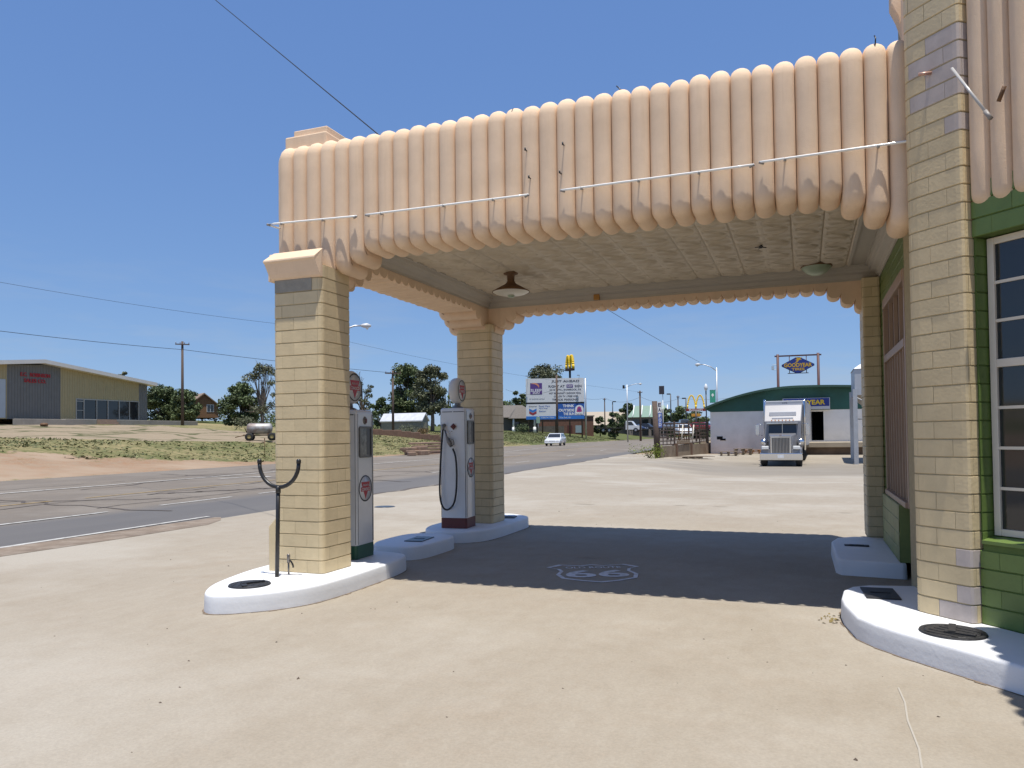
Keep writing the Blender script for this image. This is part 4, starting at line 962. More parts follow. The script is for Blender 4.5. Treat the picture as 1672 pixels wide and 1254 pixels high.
ptree('round_tree', 'leafy tree left of the golden arches sign', 1112, 664, 44, 160, L_mid, 19, trunk_h=.15, n_clump=32, leafs=.48)
ptree('round_tree', 'tree directly behind the golden arches sign pole', 1140, 672, 40, 178, L_mid, 20, trunk_h=.15, n_clump=28, leafs=.5)
ptree('round_tree', 'treetop over the green arched roof under the diamond sign', 1279, 627, 34, 100, L_dark, 21, trunk_h=.3, n_clump=18, leafs=.36)
bush('roadside_bush', 'grey green bush before the dry field left of the nearest pillar', spot(403, 76), 1.7, 2.0, L_olive, 40)
bush('roadside_bush', 'green weed clump at the foot of the big wooden post', spot(1060, 50.5), .9, 1.9, L_lime, 41, .10)
bush('roadside_bush', 'reddish brown bush left of the tin roofed shed', spot(628, 112), 2.2, 3.0, leafmat('russet_leaves', (.13, .06, .03), .4), 42)
bush('roadside_bush', 'dark green shrub before the grey porch house', spot(853, 142), 1.5, 3.0, L_dark, 43, .25)
bush('roadside_bush', 'dark weeds along the front of the tin roofed shed', spot(668, 98), 1.0, 2.6, L_olive, 44)
bush('roadside_bush', 'dry brush pile in front of the shed door', spot(690, 95), .8, 1.6, leafmat('dry_brush', (.16, .11, .05), .4), 45)
for i, (px, d, h_, w_, lab) in enumerate(((282, 125, 3.2, 5, 'low green bush between the two trees behind the utility pole'), (352, 128, 2.6, 4, 'low bush right of the brown brick house'), (412, 112, 2.4, 6, 'dark undergrowth below the half bare tree'), (440, 118, 3.0, 6, 'undergrowth left of the nearest pillar in the field'), (612, 120, 3.5, 5, 'bush behind the green based pump'), (650, 122, 3.0, 7, 'undergrowth behind the tin roofed shed'))):
    bush('field_bush', lab, spot(px, d), h_, w_, (L_dark, L_mid)[i % 2], 60+i, .34, 'bushes at the far edge of the field')
# far tree line closing the horizon
fb = MB(); rnd = random.Random(77)
for k in range(1500):
    px = rnd.uniform(-250, 1950); d = rnd.uniform(420, 520); p = spot(px, d); hh = 3.2+2.6*noise.noise((px*.02, 0, 0))+1.3*noise.noise((px*.11, 3, 0))
    for q in range(9):
        c = p+Vector((rnd.gauss(0, 2), rnd.gauss(0, 2), rnd.uniform(0, max(.5, hh)))); s = rnd.uniform(.8, 1.8); a = rnd.uniform(0, 6.3)
        u = Vector((math.cos(a), math.sin(a), rnd.gauss(0, .4)))*s; v_ = Vector((rnd.gauss(0, .4), rnd.gauss(0, .4), 1))*s*.7
        fb.add([c-u, c-v_, c+u, c+v_], [(0, 1, 2, 3)], None, rnd.random())
tag(fb.build('tree_line', leafmat('far_leaves', (.065, .085, .04), .4), fixn=False), 'distant line of dark trees along the horizon', 'tree line', kind='stuff')
# rough grass on the far roadside
gb = MB(); rnd = random.Random(5)
for k in range(14000):
    y = rnd.uniform(18, 150)**1.0; d = rnd.uniform(1.5, 17 if y > 60 else 24); x = xedge(y)-d; zn = zone(x, y)
    if zn[0]+.5*noise.noise((x*.35, y*.35, 0)) > .5 or zn[1] > .45: continue
    z = T(x, y)+.08*noise.noise((x*.35, y*.35, 0)); h_ = rnd.uniform(.03, .11)*(1+noise.noise((x*.2, y*.2, 9)))
    for q in range(3):
        a = rnd.uniform(0, 6.3); ox, oy = rnd.gauss(0, .2), rnd.gauss(0, .2); wd = rnd.uniform(.03, .12)
        gb.add([(x+ox-wd*math.cos(a), y+oy-wd*math.sin(a), z-.02), (x+ox+wd*math.cos(a), y+oy+wd*math.sin(a), z-.02), (x+ox+rnd.gauss(0, .17), y+oy+rnd.gauss(0, .17), z+h_)], [(0, 1, 2)], None, rnd.random())
tag(gb.build('roadside_grass', leafmat('grass_blades', (.135, .14, .06), .5), fixn=False), 'rough green grass tufts on the far roadside bank', 'grass', kind='stuff')

# ------------------------------------------------------------------ left: metal building with grey and yellow cladding
M_corr_y = mat('yellow_ribbed_cladding', (.40, .33, .175), .6, .06, 1.5); M_corr_g = mat('grey_ribbed_cladding', (.165, .163, .15), .6, .08, 1.5)
bl = thing('metal_building', 'low yellow and grey ribbed metal building with red lettering under a white roof', 'building', (-78, 55, 4.1))
def ribbed(name, y0, y1, z0, zt0, zt1, m):                 # wall facing +x with vertical ribs, sloping head; local coordinates
    mb = MB(); n = int((y1-y0)/.31); v = []; f = []
    pts = []
    for i in range(n):
        a = y0+(y1-y0)*i/n; st = (y1-y0)/n
        pts += [(a, 0), (a+st*.62, 0), (a+st*.70, .045), (a+st*.92, .045)]
    pts.append((y1, 0))
    for (y, o) in pts: zt = lerp(zt0, zt1, (y-y0)/(y1-y0)); v += [(o, y, z0), (o, y, zt)]
    f = [(2*i, 2*i+2, 2*i+3, 2*i+1) for i in range(len(pts)-1)]
    mb.add(v, f); return mb.build(name, m, bl)
yr = 18.35; zr_pk = 6.02; yl_end = -8.5
def zroof(y): return zr_pk-(zr_pk-4.50)*abs(y-3.83)/(yr-3.83)
ribbed('wall', -8.4, .15, -.1, zroof(-8.4), zroof(.15), M_corr_y)
ribbed('grey_wall', .15, 6.3, -.1, zroof(.15), zroof(3.83), M_corr_g)
ribbed('wall', 6.3, 8.2, -.1, zroof(6.3), zroof(8.2), M_corr_y); ribbed('wall', 8.2, 17.05, 2.38, zroof(8.2), zroof(17.05), M_corr_y)
ribbed('grey_wall', 17.05, yr, -.1, zroof(17.05), zroof(yr), M_corr_g)
mb = MB(); mb.add([(-20, yr, -.2), (.0, yr, -.2), (0, yr, zroof(yr)), (-20, yr, zroof(yr)), (-20, -8.4, -.2), (0, -8.4, -.2), (0, -8.4, zroof(-8.4)), (-20, -8.4, zroof(-8.4))], [(0, 1, 2, 3), (4, 5, 6, 7), (0, 3, 7, 4)]); mb.build('side_wall', M_corr_g, bl)
mb = MB(); mb.prism([(-9.2, zroof(-9.2)), (3.83, zr_pk), (19.2, zroof(19.2)), (19.2, zroof(19.2)+.42), (3.83, zr_pk+.42), (-9.2, zroof(-9.2)+.42)], -20.5, .85, Matrix(((0, 0, 1, 0), (1, 0, 0, 0), (0, 1, 0, 0), (0, 0, 0, 1)))); mb.build('roof', mat('white_roof_trim', (.62, .60, .56), .5, .06, 1), bl)
mb = MB(); mb.bb(-.1, .06, -6.5, .0, 0, 4.05); mb.build('roller_door', mat('pale_blue_door', (.42, .47, .50), .5, .05, 1), bl, .02)
wf = MB()
for y in (8.25, 9.25, 10.95, 12.5, 14.1, 15.6, 17.0): wf.bb(-.04, .08, y-.05, y+.05, -.05, 2.38)
wf.bb(-.04, .07, 8.3, 16.95, 2.28, 2.38); wf.bb(-.04, .07, 8.3, 9.2, 2.05, 2.13); wf.bb(-.04, .07, 8.3, 9.2, 1.0, 1.06); wf.bb(-.04, .07, 8.3, 16.95, -.05, .05); wfo = wf.build('window_frame', mat('aluminium_frame', (.42, .40, .36), .4, metal=.3), bl)
mb = MB(); mb.bb(-.03, -.02, 8.3, 16.95, 0, 2.3); mb.build('pane', M_glass, wfo)
MX = Matrix(((0, 0, 1, .07), (1, 0, 0, 0), (0, 1, 0, 0), (0, 0, 0, 1)))
text('E.C.  ROBINSON', .5, M_red, 'lettering', bl, MX @ Matrix.Translation((3.3, 4.72, 0)), bold=.012, th=.03, width=3.4, height=.42)
text('SALES CO.', .5, M_red, 'lettering', bl, MX @ Matrix.Translation((3.25, 4.08, 0)), bold=.012, th=.03, width=2.55, height=.42)
mb = MB(); mb.bb(-76.9, -76.1, 60.5, 80.0, 2.9, 4.05); mb.prism([(-76.9, 60.5), (-76.1, 60.5), (-76.5, 56), (-76.9, 55)], 3.2, 4.0)
tag(mb.build('retaining_wall', mat('grey_concrete', (.26, .24, .21), .9, .15, 1.2, .2, 20), None, .03), 'low grey concrete wall along the foot of the metal building', 'wall')
mb = MB()
for k in range(4): mb.bb(-76.08, -75.95+(3-k)*.3, 64.4, 67.0, 3.0+k*.27, 3.27+k*.27)
tag(mb.build('concrete_steps', mat('brown_concrete', (.30, .22, .16), .9, .15, 3), None), 'worn brown steps up to the glass door of the metal building', 'steps')
o = MB().lathe([(0, .2), (.28, .16), (.33, .0), (.28, -.1), (0, -.1)], (0, 0, 0), 14).build('iron_float', M_rust); o.location = spot(72, 68)+Vector((0, 0, .12)); tag(o, 'rusty round iron lump on the cracked concrete slope', 'iron lump')
def upole(label, px, d, ytop, arm=True, group='wooden utility poles', r=.13, base=None, armw=1.2, armang=0):
    p = spot(px, d); H = at(px, ytop, d).z-p.z; t = thing('utility_pole', label, 'utility pole', p, facing(p), group)
    mb = MB(); mb.tube([(0, 0, -.5), (0, 0, H)], [r*1.15, r*.8], 10); mb.build('pole', M_wpole, t)
    if arm:
        mb = MB(); M_ = Matrix.Rotation(armang, 4, 'Z'); mb.box((0, -r, H-.35), (armw, .1, .12), 0, M_); ar = mb.build('crossarm', M_wpole, t)
        for s in (-1, -.35, .35, 1): mb = MB(); mb.tube([M_ @ Vector((s*armw*.45, -r, H-.3)), M_ @ Vector((s*armw*.45, -r, H-.12))], [.03, .04], 8); mb.build('insulator', mat('brown_porcelain', (.12, .05, .03), .3), ar)
    return t
upole('brown utility pole with a short crossarm right of the yellow metal building', 298, 86, 557, r=.16, armw=1.5)
upole('utility pole top with crossarm at the left edge of the big tree', 642, 92, 605, r=.15, armw=2.0, armang=.3)
upole('black pole crossing the front of the roadside billboard', 910, 138, 612, arm=False, r=.21)
upole('thin utility pole behind the beige strip building roof', 988, 190, 650, r=.16, armw=.8)
upole('tall dark utility pole before the green roofed restaurant', 1046, 145, 638, r=.2, armw=.9)
upole('utility pole behind the trees left of the golden arches', 1108, 175, 646, r=.17, armw=.7)
# wires
def wire(label, pts, r, sag=.0, grp='overhead wires'):
    P = []
    for a, b in zip(pts, pts[1:]):
        for i in range(14): t_ = i/14; q = a.lerp(b, t_); P.append(q-Vector((0, 0, sag*4*t_*(1-t_))))
    P.append(pts[-1]); mb = MB(); mb.tube(P, r, 5); return tag(mb.build('overhead_wire', M_rubber), label, 'wire', grp)
wire('thick black wire sloping from the left edge past the utility pole', [at(-700, 455, 30), at(-60, 533, 58), at(300, 571, 74), at(642, 609, 91.5)], .022, .12)
wire('thin grey wire high at the left, behind the nearest pillar', [at(-700, 330, 30), at(-60, 450, 60), at(448, 528, 84), at(760, 598, 120), at(1045, 640, 170)], .014, .25)
wire('black wire crossing the top left sky down to the canopy roof', [at(160, -160, 24), at(352, 0, 17), at(645, 242, 9.8)], .009, .0)
wire('fine wire slanting from the canopy toward the tall street lamp', [at(960, 486, 40), at(1142, 591, 76)], .014, .1)
wire('sagging wire between the roadside poles right of the billboard', [at(826, 636, 140), at(910, 634, 137.8), at(988, 650, 190), at(1046, 648, 145), at(1108, 650, 175), at(1240, 640, 200)], .022, 1.0)
# brown brick house behind the field
def gable_house(name, label, p, rz, Wd, D, He, Hr, wallm, roofm, over=.4, windows=(), door=None, group=None, porch=False):
    t = thing(name, label, 'house', p, rz, group)
    mb = MB(); mb.prism([(-Wd/2, -.3), (Wd/2, -.3), (Wd/2, He), (0, Hr), (-Wd/2, He)], -D, 0, Matrix(((1, 0, 0, 0), (0, 0, -1, 0), (0, 1, 0, 0), (0, 0, 0, 1)))); mb.build('wall', wallm, t)
    s = (Hr-He)/(Wd/2); mb = MB(); e_ = Wd/2+over; th = .16
    mb.prism([(-e_, He-over*s+.02), (0, Hr+.02), (e_, He-over*s+.02), (e_, He-over*s+th), (0, Hr+th+.06), (-e_, He-over*s+th)], -D-over, over, Matrix(((1, 0, 0, 0), (0, 0, -1, 0), (0, 1, 0, 0), (0, 0, 0, 1)))); mb.build('roof', roofm, t)
    for (x, z, w_, h_) in windows:
        mb = MB(); mb.bb(x-w_/2-.06, x+w_/2+.06, -.05, .02, z-h_/2-.06, z+h_/2+.06); wo = mb.build('window', M_wpaint, t)
        mb = MB(); mb.bb(x-w_/2, x-.03, -.06, -.045, z-h_/2, z+h_/2); mb.bb(x+.03, x+w_/2, -.06, -.045, z-h_/2, z+h_/2); mb.build('pane', M_glass if w_ > .3 else M_glass, wo)
    if door: x, w_, h_ = door; mb = MB(); mb.bb(x-w_/2, x+w_/2, -.05, .02, 0, h_); mb.build('door', mat('dull_door', (.2, .19, .14), .6), t, .01)
    return t
M_brownbrick = mat('brown_brick', (.19, .10, .05), .9, .2, 3); M_shingle = mat('tan_shingles', (.24, .175, .13), .9, .2, 5); M_gshingle = mat('grey_shingles', (.14, .125, .11), .9, .2, 5)
p = spot(333, 124); p.z = at(333, 679, 124).z
gable_house('brick_house', 'small brown brick house with a gable and white window across the field', p, facing(p)+.25, 4.6, 9, 1.75, 3.55, M_brownbrick, M_shingle, .35, [(1.0, 1.25, 1.0, 1.1)])
p = spot(668, 101); p.z = at(668, 705, 101).z
sh_ = gable_house('tin_shed', 'grey plank shed with a shiny tin roof beyond the road', at(694, 704, 100), facing(p)+R(24), 1.62, 6.3, 1.55, 2.35, mat('grey_planks', (.20, .20, .17), .9, .2, 3), mat('bright_tin', (.72, .72, .73), .35, .12, 2, metal=.3), .16, (), (-.05, .9, 1.35))
sh_.rotation_euler.z = facing(p)+R(58); sh_.location = at(694, 705.5, 100)
mb = MB(); p = at(655, 718, 84); 
for k in range(9): mb.box((p.x-4.2+k*1.0, p.y+k*.38, T(p.x-4.2+k, p.y+k*.38)+.25), (1.1, .35, .8+.1*(k % 2)), .36)
tag(mb.build('brick_terrace_wall', mat('brown_red_brick', (.17, .10, .07), .9, .25, 4), None, .04), 'broken brown brick terrace wall in the grass before the shed', 'wall')
t = thing('stone_terrace', 'stepped red brown stone terrace at the far kerb of the road', 'terrace', (0, 0, 0))
p = spot(705, 68)
for k in range(5):
    mb = MB(); a = 0; mb.box((p.x-.30*k+.6, p.y+.1, T(p.x, p.y)-.05+.24*k), (1.3, 4.6, .17), .03); mb.build('step', mat('red_stone', (.27, .175, .125), .9, .25, 2, .3, 12, stain=(.12, .12, .05), sscale=3, samt=.5), t, .03)
mb = MB()
for k in range(16): rr = random.uniform(.25, .6); mb.box((p.x+random.uniform(-.6, 1.0), p.y-2.6-random.uniform(0, 3.0), T(p.x, p.y)+random.uniform(-.1, .5)), (rr*1.5, rr*2, rr*.7), random.random()*3)
mb.build('rubble', mat('red_stone', (.27, .175, .125)), t, .05)
# porch house right of the far pillar
p = spot(838, 152)
t = thing('porch_house', 'grey shingled bungalow with a white columned porch left of the billboard', 'house', at(845, 706, 150), facing(p)+.15)
mb = MB(); mb.bb(-7, 4.5, 2, 9, -.5, 3.1); mb.build('wall', mat('grey_clapboard', (.12, .11, .095), .9, .15, 3), t)
def hip(mb, x0, x1, y0, y1, z0, z1, ins): mb.add([(x0, y0, z0), (x1, y0, z0), (x1, y1, z0), (x0, y1, z0), (x0+ins, (y0+y1)/2, z1), (x1-ins, (y0+y1)/2, z1)], [(0, 1, 5, 4), (1, 2, 5), (2, 3, 4, 5), (3, 0, 4), (0, 3, 2, 1)])
mb = MB(); hip(mb, -7.6, 5.1, 1.4, 9.6, 3.0, 5.6, 3.2); mb.build('roof', M_gshingle, t)
mb = MB(); hip(mb, -1.6, 3.9, -1.2, 4, 2.75, 5.0, 1.6); mb.build('porch_roof', M_gshingle, t)
for x in (-.9, 3.3): mb = MB(); mb.tube([(x, -.8, -.1), (x, -.8, 1.0)], [.33, .3], 8); mb.tube([(x, -.8, 1.0), (x, -.8, 2.8)], [.2, .16], 8); mb.build('porch_column', M_wpaint, t)
mb = MB(); mb.bb(1.2, 2.1, 1.93, 2.0, 0, 2.1); mb.build('door', mat('dull_door', (.2, .19, .14)), t)
mb = MB(); mb.bb(-.3, .9, 1.93, 2.0, .9, 2.1); mb.build('window', M_glass, t)
# ------------------------------------------------------------------ tank trailer
p = spot(424, 62); t = thing('tank_trailer', 'rusty silver tank on a four wheeled farm trailer on the concrete slope', 'trailer', p, facing(p)-.1)
mb = MB(); mb.lathe([(0, -1.02), (.18, -1.0), (.36, -.93), (.44, -.80), (.44, .80), (.36, .93), (.18, 1.0), (0, 1.02)], (0, 0, 1.0), 24, 'X'); mb.build('tank', mat('rusty_silver', (.36, .35, .34), .5, .1, 3, metal=.3, stain=(.20, .11, .065), sscale=2.2, samt=1.0), t)
mb = MB(); mb.bb(-1.25, 1.3, -.28, -.2, .42, .52); mb.bb(-1.25, 1.3, .2, .28, .42, .52); mb.bb(-.75, -.65, -.45, .45, .42, .62); mb.bb(.65, .75, -.45, .45, .42, .62); mb.tube([(-1.25, 0, .45), (-1.9, 0, .3)], .04, 6); mb.build('frame', M_rust, t)
for x in (-.75, 1.0):
    for y in (-.62, .62):
        mb = MB(); mb.lathe([(.17, -.09), (.30, -.09), (.33, -.05), (.33, .05), (.30, .09), (.17, .09)], (x, y, .33), 20, 'Y'); wo = mb.build('wheel', M_tyre, t)
        mb = MB(); mb.lathe([(0, -.06), (.1, -.06), (.17, -.08), (.17, .08), (.1, .06), (0, .06)], (x, y, .33), 16, 'Y'); mb.build('rim', mat('yellow_rim', (.35, .27, .1), .5), wo)
p = spot(432, 54); mb = MB(); mb.tube([(0, 0, -.1), (0, 0, 1.05)], .02, 6); mb.tube([(0, 0, .95), (0, 0, 1.12)], .03, 6); o = mb.build('marker_stake', M_rust); o.location = p; tag(o, 'thin rusty stake in the grass before the tank trailer', 'stake')
# ------------------------------------------------------------------ billboard
p = spot(907, 146); fz = facing(p)
t = thing('billboard', 'big white and blue roadside billboard with motel, fuel and restaurant panels', 'billboard', p, fz, None)
BW = 95*146/CF; zt = at(907, 617.5, 146).z-p.z; zm = at(907, 656.5, 146).z-p.z; zm2 = at(907, 659.5, 146).z-p.z; zbm = at(907, 684.5, 146).z-p.z
for x in (-BW*.46, -BW*.22, 0.1, BW*.25, BW*.46): mb = MB(); mb.tube([(x, .35, -.6), (x, .35, zt-.2)], .14, 8); mb.build('post', M_wpole, t)
def panel(x0, x1, z0, z1, m, name): mb = MB(); mb.bb(x0, x1, -.06, .12, z0, z1); return mb.build(name, m, t)
M_bbw = mat('billboard_white', (.66, .66, .67), .5, .03, 1)
up_ = panel(-BW/2, BW/2, zm, zt, M_bbw, 'upper_panel')
mb = MB(); mb.bb(-BW/2-.03, BW/2+.03, -.02, .15, zm2, zm-.02); mb.build('catwalk', M_black, t)
xm = BW*.035
pl_ = panel(-BW/2, xm-.05, zbm, zm2, M_bbw, 'fuel_panel'); pr_ = panel(xm+.05, BW/2, zbm, zm2, M_midblue, 'restaurant_panel')
hU = zt-zm; hL = zm2-zbm
def U(fx, fz): return (-BW/2+fx*BW, zt-fz*hU)
def bx(par, x0, x1, z0, z1, m, name, o=.02): mb = MB(); mb.bb(x0, x1, -.06-o, -.06, z0, z1); return mb.build(name, m, par)
def tx(par, s, x, z, w_, h_, m, bold=.01, o=.012): return text(s, .5, m, 'lettering', par, up(x, -.06-o, z), bold=bold, th=.004, width=w_, height=h_)
x0, z0 = U(.075, .67); x1, z1 = U(.28, .19); lg = bx(up_, x0, x1, z0, z1, M_purple, 'logo_square')
mb = MB(); cx_, cz_ = x0+.15*(x1-x0), z0+.52*(z1-z0)
for k in range(10): 
    a0, a1 = R(100-9*k), R(91-9*k); ri, ro = .50*(x1-x0), lerp(.53, .66, math.sin(k/9*3.14))*(x1-x0)
    mb.add([(cx_+r_*math.cos(a)*1.15, -.084, cz_+r_*math.sin(a)*.78) for r_, a in ((ri, a0), (ro, a0), (ro, a1), (ri, a1))], [(0, 1, 2, 3)])
mb.build('logo_arc', mat('logo_orange', (.62, .25, .14), .5), lg)
tx(lg, 'SLEEP', (x0+x1)/2, lerp(z0, z1, .36), (x1-x0)*.92, (z1-z0)*.25, M_wpaint, .008, .024); tx(lg, 'INN', (x0+x1)/2, lerp(z0, z1, .12), (x1-x0)*.55, (z1-z0)*.17, M_wpaint, .008, .024)
def line(s, f0, f1, zc, hh, m=M_ink): a, z = U(f0, zc); b, _ = U(f1, zc); tx(up_, s, (a+b)/2, z, b-a, hh*hU, m)
line('JUST AHEAD', .44, .92, .14, .12); line('RIGHT AT', .39, .67, .34, .10); line('SIGN', .84, .96, .34, .10)
x0_, z0_ = U(.70, .40); x1_, z1_ = U(.81, .27); cp = bx(up_, x0_, x1_, z0_, z1_, M_purple, 'logo_chip'); tx(cp, 'SLEEP', (x0_+x1_)/2, (z0_+z1_)/2, (x1_-x0_)*.8, .12*hU*.5, M_wpaint, .005, .024)
line('101 E. 12TH - SHAMROCK, TX', .41, .95, .49, .08); line('HOT BREAKFAST - INDOOR POOL', .40, .95, .63, .07); line('COLOR TV - FREE WIFI', .48, .89, .76, .07); line('TRUCK PARKING', .45, .90, .90, .085)
line('BY CHOICE HOTELS', .06, .32, .86, .04, mat('grey_ink', (.3, .3, .32), .6))
# fuel panel
def Lx(f): return lerp(-BW/2, xm-.05, f)
def Lz(f): return zm2-f*hL
bx(pl_, Lx(0), Lx(1), Lz(1), Lz(.79), M_ltblue, 'blue_band'); 
for (f, m, nm) in ((.28, M_ltblue, 'chevron_blue'), (.46, mat('logo_red', (.30, .03, .04), .5), 'chevron_red')):
    mb = MB(); a, c_, b = Lx(.1), Lx(.22), Lx(.34); hz = .15*hL
    mb.add([(a, -.075, Lz(f)), (c_, -.075, Lz(f+.12)), (b, -.075, Lz(f)), (b, -.075, Lz(f)-hz), (c_, -.075, Lz(f+.12)-hz), (a, -.075, Lz(f)-hz)], [(0, 1, 4, 5), (1, 2, 3, 4)]); mb.build(nm, m, pl_)
tx(pl_, 'Chevron', Lx(.22), Lz(.14), .26*(Lx(1)-Lx(0)), .09*hL, M_ink, .0)
for s, z, w_ in (('Food Mart', .14, .36), ('Park Hwy', .29, .28), ('Station', .46, .22)): tx(pl_, s, Lx(.42+w_/2), Lz(z), w_*(Lx(1)-Lx(0)), .11*hL, M_midblue, .0)
tx(pl_, '1305 N. Main', Lx(.70), Lz(.885), .42*(Lx(1)-Lx(0)), .09*hL, M_wpaint, .0, .024)
def Rx(f): return lerp(xm+.05, BW/2, f)
bx(pr_, Rx(0), Rx(1), Lz(1), Lz(.79), M_ltblue, 'blue_band')
for s, z, a, b in (('THINK', .14, .2, .63), ('OUTSIDE', .42, .04, .63), ('THE BUN', .66, .22, .63)): tx(pr_, s, Rx((a+b)/2), Lz(z), (b-a)*(Rx(1)-Rx(0)), .18*hL, M_wpaint, .02)
tx(pr_, 'Take Exit 161', Rx(.28), Lz(.895), .42*(Rx(1)-Rx(0)), .09*hL, M_wpaint, .0, .024)
mb = MB(); arc = [(Rx(.66), Lz(.75)), (Rx(.97), Lz(.75)), (Rx(.97), Lz(.36))]+[((Rx(.66)+Rx(.97))/2+(Rx(.97)-Rx(.66))/2*math.cos(R(a)), Lz(.36)+.27*hL*math.sin(R(a))) for a in range(15, 180, 15)]+[(Rx(.66), Lz(.36))]
mb.add([(x, -.078, z) for x, z in arc], [list(range(len(arc)))]); ba = mb.build('logo_arch', M_wpaint, pr_)
mb = MB(); c0 = (Rx(.81), Lz(.36)); bell = [(c0[0]+.105*(Rx(1)-Rx(0))*x, c0[1]+.20*hL*y) for x, y in ((-1, -.9), (-.8, -.1), (-.65, .6), (0, .95), (.65, .6), (.8, -.1), (1.05, -.7), (.3, -.95))]
mb.add([(x, -.086, z) for x, z in bell], [list(range(len(bell)))]); mb.build('bell', mat('bell_pink', (.42, .05, .20), .5), ba)
mb = MB(); mb.add([(c0[0]+.05*(Rx(1)-Rx(0))*x, -.09, c0[1]-.02*hL+.10*hL*y) for x, y in ((-.8, -1), (-.5, .7), (.3, .9), (.8, -.3), (.2, -1))], [(0, 1, 2, 3, 4)]); mb.build('bell_shade', M_purple, ba)
tx(ba, 'TACO BELL', Rx(.815), Lz(.685), .26*(Rx(1)-Rx(0)), .075*hL, M_ink, .006, .03)
mb = MB()
for (x, z) in ((-BW*.46, zt), (BW*.42, zt)): mb.tube([(x, .2, z), (x, -.1, z+.45), (x-.2, -.9, z+.5)], .03, 6); mb.bb(x-.45, x+.05, -1.1, -.8, z+.38, z+.5)
mb.build('flood_lamp', mat('grey_lamp', (.25, .25, .25), .5), t)
p = spot(879, 135); t = thing('road_sign', 'small green road sign on a post before the billboard', 'road sign', p, facing(p))
mb = MB(); mb.tube([(0, 0, -.2), (0, 0, at(879, 680, 135).z-p.z)], .05, 6); mb.build('post', M_steel, t)
zs = at(879, 686, 135).z-p.z; mb = MB(); mb.bb(-.33, .33, -.09, -.06, zs-.55, zs+.6); mb.build('panel', mat('faded_green_sign', (.25, .36, .28), .5), t)
mb = MB(); p = spot(946, 146); mb.tube([(0, 0, -.3), (0, 0, at(946, 617, 146).z-p.z)], .17, 8); o = mb.build('steel_post', M_steel); o.location = p; p2 = spot(957, 144); o.location = p2; tag(o, 'pale steel pole standing at the right edge of the billboard', 'pole')
# ------------------------------------------------------------------ arch signs, restaurant, strip building
def arch_m(mb, Wd, H, th, y):
    for s in (-1, 1):
        prev = None
        for k in range(25):
            u = k/24; x = s*Wd*.5*(1-u) if True else 0
            xx = s*(Wd*.5)*(1-u); z = H*(1-(2*u-1)**2)**.62 if True else 0
            if prev:
                a = Vector((prev[0], 0, prev[1])); b = Vector((xx, 0, z)); mb.tube([(a.x, y, a.z), (b.x, y, b.z)], th, 6)
            prev = (xx, z)
p = spot(1137, 128); t = thing('arches_sign', 'yellow arched restaurant sign on a pole above a red panel', 'sign', p, facing(p))
zb_ = at(1137, 668, 128).z-p.z; za_ = at(1137, 645.5, 128).z-p.z; SW = 27*128/CF
mb = MB(); arch_m(mb, SW, za_-zb_, .14, 0); mb.build('arches', M_yellow, t, M=Matrix.Translation((0, 0, zb_)))
mb = MB(); mb.bb(-SW*.58, SW*.6, -.15, .15, zb_-.35, zb_+.08); rp = mb.build('panel', mat('panel_red', (.22, .025, .02), .5), t, .02)
text("McDonald's", .3, M_wpaint, 'lettering', rp, up(0, -.155, zb_-.14), bold=.008, th=.004, width=SW*.8, height=.3)
mb = MB(); mb.tube([(0, 0, -.3), (0, 0, zb_-.3)], .16, 8); mb.build('pole', M_black, t)
zy = at(1137, 678, 128).z-p.z; mb = MB(); mb.bb(-.75, .75, -.1, .1, zy-.2, zy+.25); mb.build('small_panel', mat('amber_panel', (.6, .28, .03), .5), t, .02)
p = spot(932, 210); t = thing('arches_pylon', 'tall pole with a yellow letter sign above the billboard', 'sign', p, facing(p)-.9)
zb_ = at(932, 602, 210).z-p.z; za_ = at(932, 581, 210).z-p.z; mb = MB(); arch_m(mb, 3.0, za_-zb_, .42, 0); mb.build('arches', M_yellow, t, M=Matrix.Translation((0, 0, zb_)))
mb = MB(); mb.bb(-1.5, 1.5, -.5, .5, zb_-.55, zb_+.1); mb.build('panel', mat('panel_dark', (.05, .02, .02), .5), t)
mb = MB(); mb.tube([(0, 0, -.3), (0, 0, zb_-.5)], .3, 10); mb.build('pole', M_black, t)
p = spot(1060, 215); t = thing('restaurant', 'restaurant with a green mansard roof striped by white beams', 'building', p, facing(p)+.05)
rw = 64*215/CF; ze = at(1060, 681, 215).z-p.z; zt_ = at(1060, 662, 215).z-p.z
mb = MB(); mb.bb(-rw/2, rw/2, 0, 12, -1, ze); mb.build('wall', mat('brown_block_wall', (.20, .165, .14), .9, .15, 1), t)
mb = MB(); mb.add([(-rw/2-.6, -.6, ze), (rw/2+.6, -.6, ze), (rw/2-1, 1.6, zt_), (-rw/2+2, 1.6, zt_), (-rw/2-.6, 12.6, ze), (rw/2+.6, 12.6, ze), (rw/2-1, 11, zt_), (-rw/2+2, 11, zt_)], [(0, 1, 2, 3), (4, 7, 6, 5), (0, 3, 7, 4), (1, 5, 6, 2), (3, 2, 6, 7), (0, 4, 5, 1)]); ro = mb.build('roof', mat('green_metal_roof', (.05, .17, .125), .5, .1, 1), t)
for k in range(5):
    x = -rw/2+1.4+k*2.35; mb = MB(); mb.tube([(x-.55, -.75, ze), (x-.2, .1, lerp(ze, zt_, .3)), (x+.1, 1.4, zt_+.15)], .14, 6); mb.build('roof_beam', M_wpaint, ro)
mb = MB()
for k in range(4): mb.bb(-rw/2+1+k*2.6, -rw/2+2.8+k*2.6, -.05, .02, .6, ze-.6)
mb.build('window', M_glass, t)
p = spot(988, 225); t = thing('strip_building', 'long low building with a beige metal roof left of the green roof', 'building', p, facing(p)+.1)
ze = at(988, 694, 225).z-p.z; zt_ = at(988, 671, 225).z-p.z
